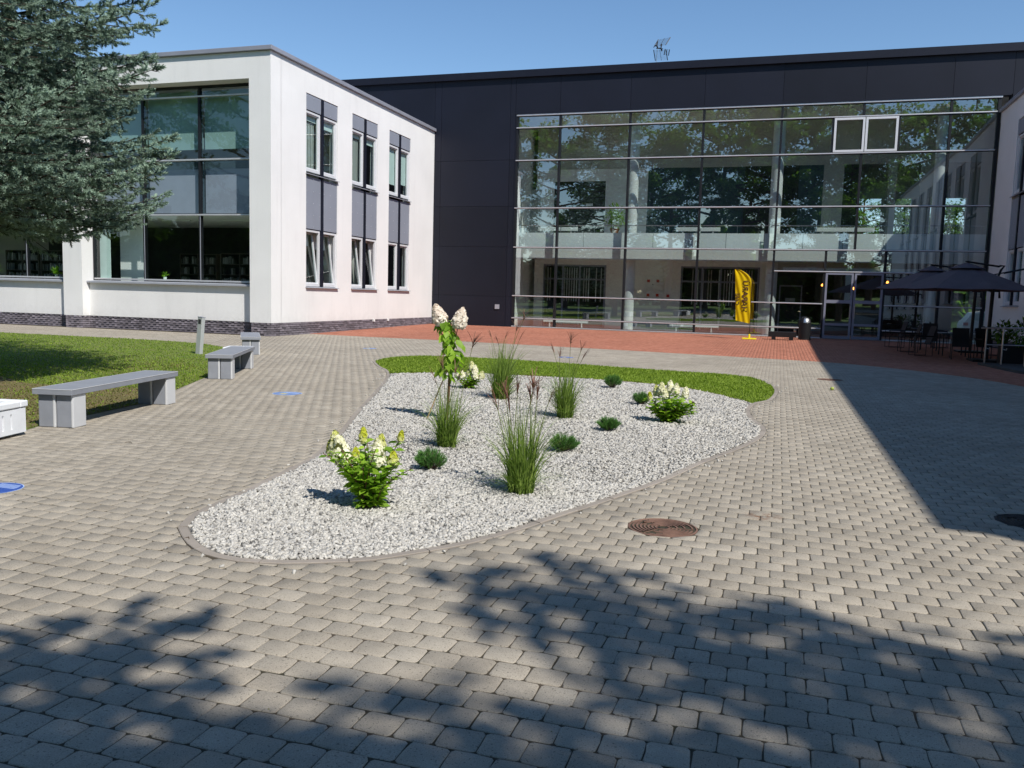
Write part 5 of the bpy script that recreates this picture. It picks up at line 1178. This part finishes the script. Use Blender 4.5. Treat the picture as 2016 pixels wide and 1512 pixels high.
# ---- blue spruce
def spruce(x, y, H, Rb, label):
    t_ = thing('blue_spruce', (x,y,0), label, 'spruce tree'); tr = MB(); tr.tube([(x,y,0),(x,y,H*.5),(x+.1,y,H)], [.24,.14,.02], 10); tr.build('trunk', barkm, t_)
    limb = MB(); SP, SD, SL = [], [], []; z = 3.0
    while z < H-.4:
        f = 1-(z-2.4)/(H-2.0); Lb = Rb*(f**.27)*(1.0 if z > 3.2 else .93); nb = 11 if z < 6.7 else 7; ph = random.uniform(0,PI)
        for i in range(nb):
            a = ph+2*PI*i/nb+random.gauss(0,.12); L_ = Lb*random.uniform(.86,1.08); d = Vector((math.cos(a), math.sin(a), 0)); sd_ = Vector((-d.y, d.x, 0))
            tocam = (d.x*.85+d.y*-.35) > -.15; dense = z < 6.6 and tocam; droop = .09+.07*max(0, 1-(z-2.5)/5)
            K = 9; pts = []; ph2 = random.uniform(-.12,.12)
            for k in range(K+1): u = k/K; pts.append(Vector((x,y,z))+d*L_*u+sd_*L_*ph2*u*u+Vector((0,0,L_*(-droop*2.0*u+droop*2.1*u**2.6)+.05)))
            limb.tube(pts, [.038*(1-u_/K*.85) for u_ in range(K+1)], 5, False)
            step = .155 if dense else .42; s_ = L_*(.30 if dense else .4); sid = 1
            while s_ < L_:
                u = s_/L_; k = min(int(u*K), K-1); p = pts[k].lerp(pts[k+1], u*K-k); ax_ = (pts[k+1]-pts[k]).normalized(); bl = max(.16, (L_-s_)*.62+.12)*random.uniform(.7,1.1); bl = min(bl, 1.35); sid = -sid
                bd = (ax_*.72+sd_*sid*.8+Vector((0,0,-.14+random.gauss(0,.10)))).normalized(); q = 0; stp = .085 if dense else .26; sc = 1.08 if dense else 2.1
                cur = p.copy()
                if dense or random.random() < .3: limb.tube([p, p+bd*bl*.6+Vector((0,0,-.03)), p+bd*bl], [.011,.007,.003], 4, False)
                while q < bl:
                    cur = p+bd*q+Vector((0,0,-.10*math.sin(q/bl*PI)*bl)); side = Vector((-bd.y, bd.x, 0))*(1 if int(q/stp)%2 else -1)
                    sdv = bd*.75+side*.62+Vector((0,0,random.uniform(-.25,.5))); SP.append(cur); SD.append(sdv); SL.append(random.uniform(.09,.15)*sc)
                    if dense and random.random() < .62: SP.append(cur); SD.append(bd*.6-side*.45+Vector((0,0,random.uniform(-1.3,.6)))); SL.append(random.uniform(.10,.16))
                    q += stp*random.uniform(.85,1.15)
                SP.append(cur); SD.append(bd+Vector((0,0,.25))); SL.append(.16*sc); s_ += step*random.uniform(.85,1.15)
            for q_ in range(3): SP.append(pts[-1]); SD.append((pts[-1]-pts[-2]).normalized()+Vector((random.gauss(0,.4),random.gauss(0,.4),random.uniform(.0,.4)))); SL.append(.17)
        z += .31 if z < 6.7 else .5
    limb.build('limbs', twigm, t_)
    SP = np.array([tuple(p) for p in SP]); SD = np.array([tuple(p) for p in SD]); SL = np.array(SL); N = len(SP); print('spruce shoots', N)
    # bottlebrush prototypes
    s = Soup(); protos = []
    for v in range(4):
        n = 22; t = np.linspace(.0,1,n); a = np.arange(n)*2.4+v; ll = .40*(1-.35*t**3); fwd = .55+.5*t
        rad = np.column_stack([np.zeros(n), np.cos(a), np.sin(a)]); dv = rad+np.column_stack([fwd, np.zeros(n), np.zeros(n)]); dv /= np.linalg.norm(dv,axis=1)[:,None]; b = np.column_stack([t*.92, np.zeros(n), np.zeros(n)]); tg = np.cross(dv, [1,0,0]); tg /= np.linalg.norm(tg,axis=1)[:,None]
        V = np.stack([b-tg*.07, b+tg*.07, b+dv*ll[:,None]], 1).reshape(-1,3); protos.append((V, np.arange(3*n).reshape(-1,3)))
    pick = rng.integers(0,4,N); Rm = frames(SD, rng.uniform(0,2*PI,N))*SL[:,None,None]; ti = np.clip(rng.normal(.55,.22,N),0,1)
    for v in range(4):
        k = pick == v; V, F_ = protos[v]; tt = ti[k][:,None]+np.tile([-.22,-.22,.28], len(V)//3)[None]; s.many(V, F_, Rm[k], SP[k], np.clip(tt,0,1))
    s.build('needles', spruce_l, t_)
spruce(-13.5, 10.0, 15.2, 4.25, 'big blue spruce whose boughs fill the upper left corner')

# ---- deciduous trees behind the camera (their shade and reflections show) and behind the building
def tree_proto(kind, H, cw, cb):
    tr = MB(); rs = random.Random(kind); ends = []
    tr.tube([(0,0,-.3),(rs.uniform(-.1,.1),0,H*.25),(rs.uniform(-.3,.3),.1,H*.55),(rs.uniform(-.3,.3),0,H*.86)], [.28,.22,.13,.03], 10)
    nl = 22
    for i in range(nl):
        z0 = cb*H+(H*.80-cb*H)*i/nl; a = i*2.4+rs.uniform(-.3,.3); f = math.sin(PI*min(1, max(.12, (i+3)/(nl+4))))**.6; L_ = cw*f*rs.uniform(.8,1.1); e = Vector((L_*math.cos(a), L_*math.sin(a), z0+L_*.42)); m_ = Vector((L_*.5*math.cos(a+.15), L_*.5*math.sin(a+.15), z0+L_*.12))
        tr.tube([(0,0,z0), m_, e], [.085,.05,.015], 6, False); ends += [(m_.lerp(e,.35), .6), (m_.lerp(e,.8), .85), (e, .75)]
        for j in range(2): b_ = m_.lerp(e, rs.uniform(.2,.9)); a2 = a+rs.uniform(-1.3,1.3); l2 = L_*rs.uniform(.3,.5); e2 = b_+Vector((l2*math.cos(a2), l2*math.sin(a2), l2*rs.uniform(-.1,.6))); tr.tube([b_, e2], [.03,.008], 4, False); ends.append((e2, .65))
    ends.append((Vector((0,0,H*.93)), 1.0)); ends.append((Vector((.3,.2,H*.87)), 1.1))
    s = Soup(); 
    for c, r_ in ends:
        n = int(118*r_); d = rng.normal(size=(n,3)); d /= np.linalg.norm(d,axis=1)[:,None]; P = np.array(c)+d*(r_*rng.random(n)**.5)[:,None]*np.array([1.15,1.15,.75]); nr = d*.7+rng.normal(0,.6,(n,3))+[0,0,.6]
        q = np.array([(-.5,-.3,0),(.5,-.35,0),(.55,.3,.05),(-.4,.35,.05)]); Rm = frames(np.cross(nr, rng.normal(size=(n,3))), None, (0,0,1)); s.many(q, np.array([(0,1,2,3)]), Rm*(rng.uniform(.14,.27,n))[:,None,None], P, np.clip(rng.normal(.5,.22,n)+.1*d[:,2],0,1))
    return tr, s
protos = {}
def tree(x, y, H, label, kind=0, rot=0., sc=1., grp='deciduous trees in the park behind the camera'):
    t_ = thing('deciduous_tree', (x,y,0), label, 'tree', grp)
    if kind not in protos:
        tr, s = tree_proto(kind, 16, [4.6,5.2,4.0][kind], [.34,.26,.40][kind]); a = tr.build('trunk', barkm, t_, origin=(0,0,0)); b = s.build('crown', tree_l, t_, origin=(0,0,0)); protos[kind] = (a, b)
    else:
        for q in protos[kind]: c = q.copy(); COL.objects.link(c); c.parent = t_
    t_.rotation_euler = (0,0,rot); t_.scale = (sc*H/16,)*3
L_ = [(4.1,-6.3,12.8,0,.3),(9.2,-4.9,15,2,1.2),(15.5,-8.5,18,2,2.2),(7.4,-18,22,1,4.0),(-1.5,-17,25,0,2.),(-7.5,-19,27,1,.5),(-13,-18.5,22.5,2,1.),(-18.5,-20,27,0,3.),(-25,-17,24,1,2.4),(-31,-19,27,0,4.4),(-38,-16,25,2,.2),(-45,-14,26,1,5.),(3.5,-22,28,2,.9),(10.5,-19,27,0,5.2),(18,-17,26,1,3.3),(-3.8,-13.5,20,2,3.5)]
names = ['deciduous tree whose dappled shade falls on the paving at the lower left','deciduous tree reflected beside the white right wing, leaves lit yellow-green']+['deciduous tree of the park behind the camera, seen only as a reflection']*14
for i, (x,y,H,k,r_) in enumerate(L_): tree(x,y,H,names[i], k, r_)
for i, (x,y,H,k,r_,l) in enumerate(((4.6,56,10.5,1,1.,'bright green tree seen through the rear windows, left one'),(8.6,66,11.5,0,2.,'bright green tree seen through the rear windows, middle one'),(13.5,60,11,1,4.,'green tree behind the parked car seen through the glass'))): tree(x,y,H,l,k,r_,1.,'trees behind the building')

def leaf_mass(name, x0, x1, y0, y1, h, n, label, cat):
    s = Soup(); P = np.column_stack([rng.uniform(x0,x1,n), rng.uniform(y0,y1,n), rng.random(n)]); P[:,2] = P[:,2]**.8*h*(.75+.25*np.sin(P[:,0]*.9)*np.cos(P[:,0]*.37+1))
    q = np.array([(-.5,-.3,0),(.5,-.35,0),(.55,.3,.05),(-.4,.35,.05)]); D_ = rng.normal(size=(n,3)); s.many(q, np.array([(0,1,2,3)]), frames(D_)*(rng.uniform(.7,1.4,n))[:,None,None], P, np.clip(rng.normal(.4,.25,n),0,1))
    o = s.build(name, tree_l); tag(o, label, cat, None, 'stuff'); return o
leaf_mass('undergrowth', -6, 60, 70, 74, 7, 16000, 'green shrubbery behind the parking area', 'shrubbery')
leaf_mass('undergrowth', -110, 60, -42, -37, 12, 46000, 'dense wood edge far behind the camera', 'wood')

# ---- small litter on the paving
deb = [(-6.32,7.0,.09,'thin twig lying on the paving in front of the long bench'),(-3.55,4.42,.05,'small dry leaf on the kerb at the tip of the bed')]
for x,y,l_,lb in deb:
    tag(MB().tube([(x,y,.004),(x+l_*.5,y+.02,.010),(x+l_,y-.01,.004)], .003, 5).build('twig', barkm), lb, 'twig')
s = Soup(); n = 260; P = np.column_stack([rng.uniform(-9,4,n), rng.uniform(2.5,20,n), np.full(n,.003)]); k = inside(P[:,:2], gpoly); P[k,2] = .017; n = len(P)
s.many(leafV*[1,1,.5], leafF, frames(np.column_stack([rng.normal(size=(n,2)), np.zeros(n)]))*(rng.uniform(.006,.016,n))[:,None,None], P, rng.random(n)); tag(s.build('leaf_litter', dry_l), 'tiny bits of leaf litter scattered over the paving and gravel', kind='stuff')
tag(MB().lathe((1.06,17.0,.0), [(.001,0),(.03,.01),(.038,.035),(.03,.06),(.001,.066)], 12).build('fallen_apple', M('apple_green', (.35,.42,.08), .5), smooth=True), 'small green fallen apple on the paving near the shadow edge', 'apple')
print('all tris', sum(len(m_.loops)-2*len(m_.polygons) for m_ in bpy.data.meshes))
for m_ in sorted(bpy.data.meshes, key=lambda q: -len(q.loops))[:14]: print('big', m_.name, len(m_.loops)-2*len(m_.polygons))
print('tris approx', sum(sum(len(p.vertices)-2 for p in o.data.polygons) for o in scene.objects if o.type == 'MESH' and len(o.data.polygons) < 3000), 'objects', len(scene.objects))
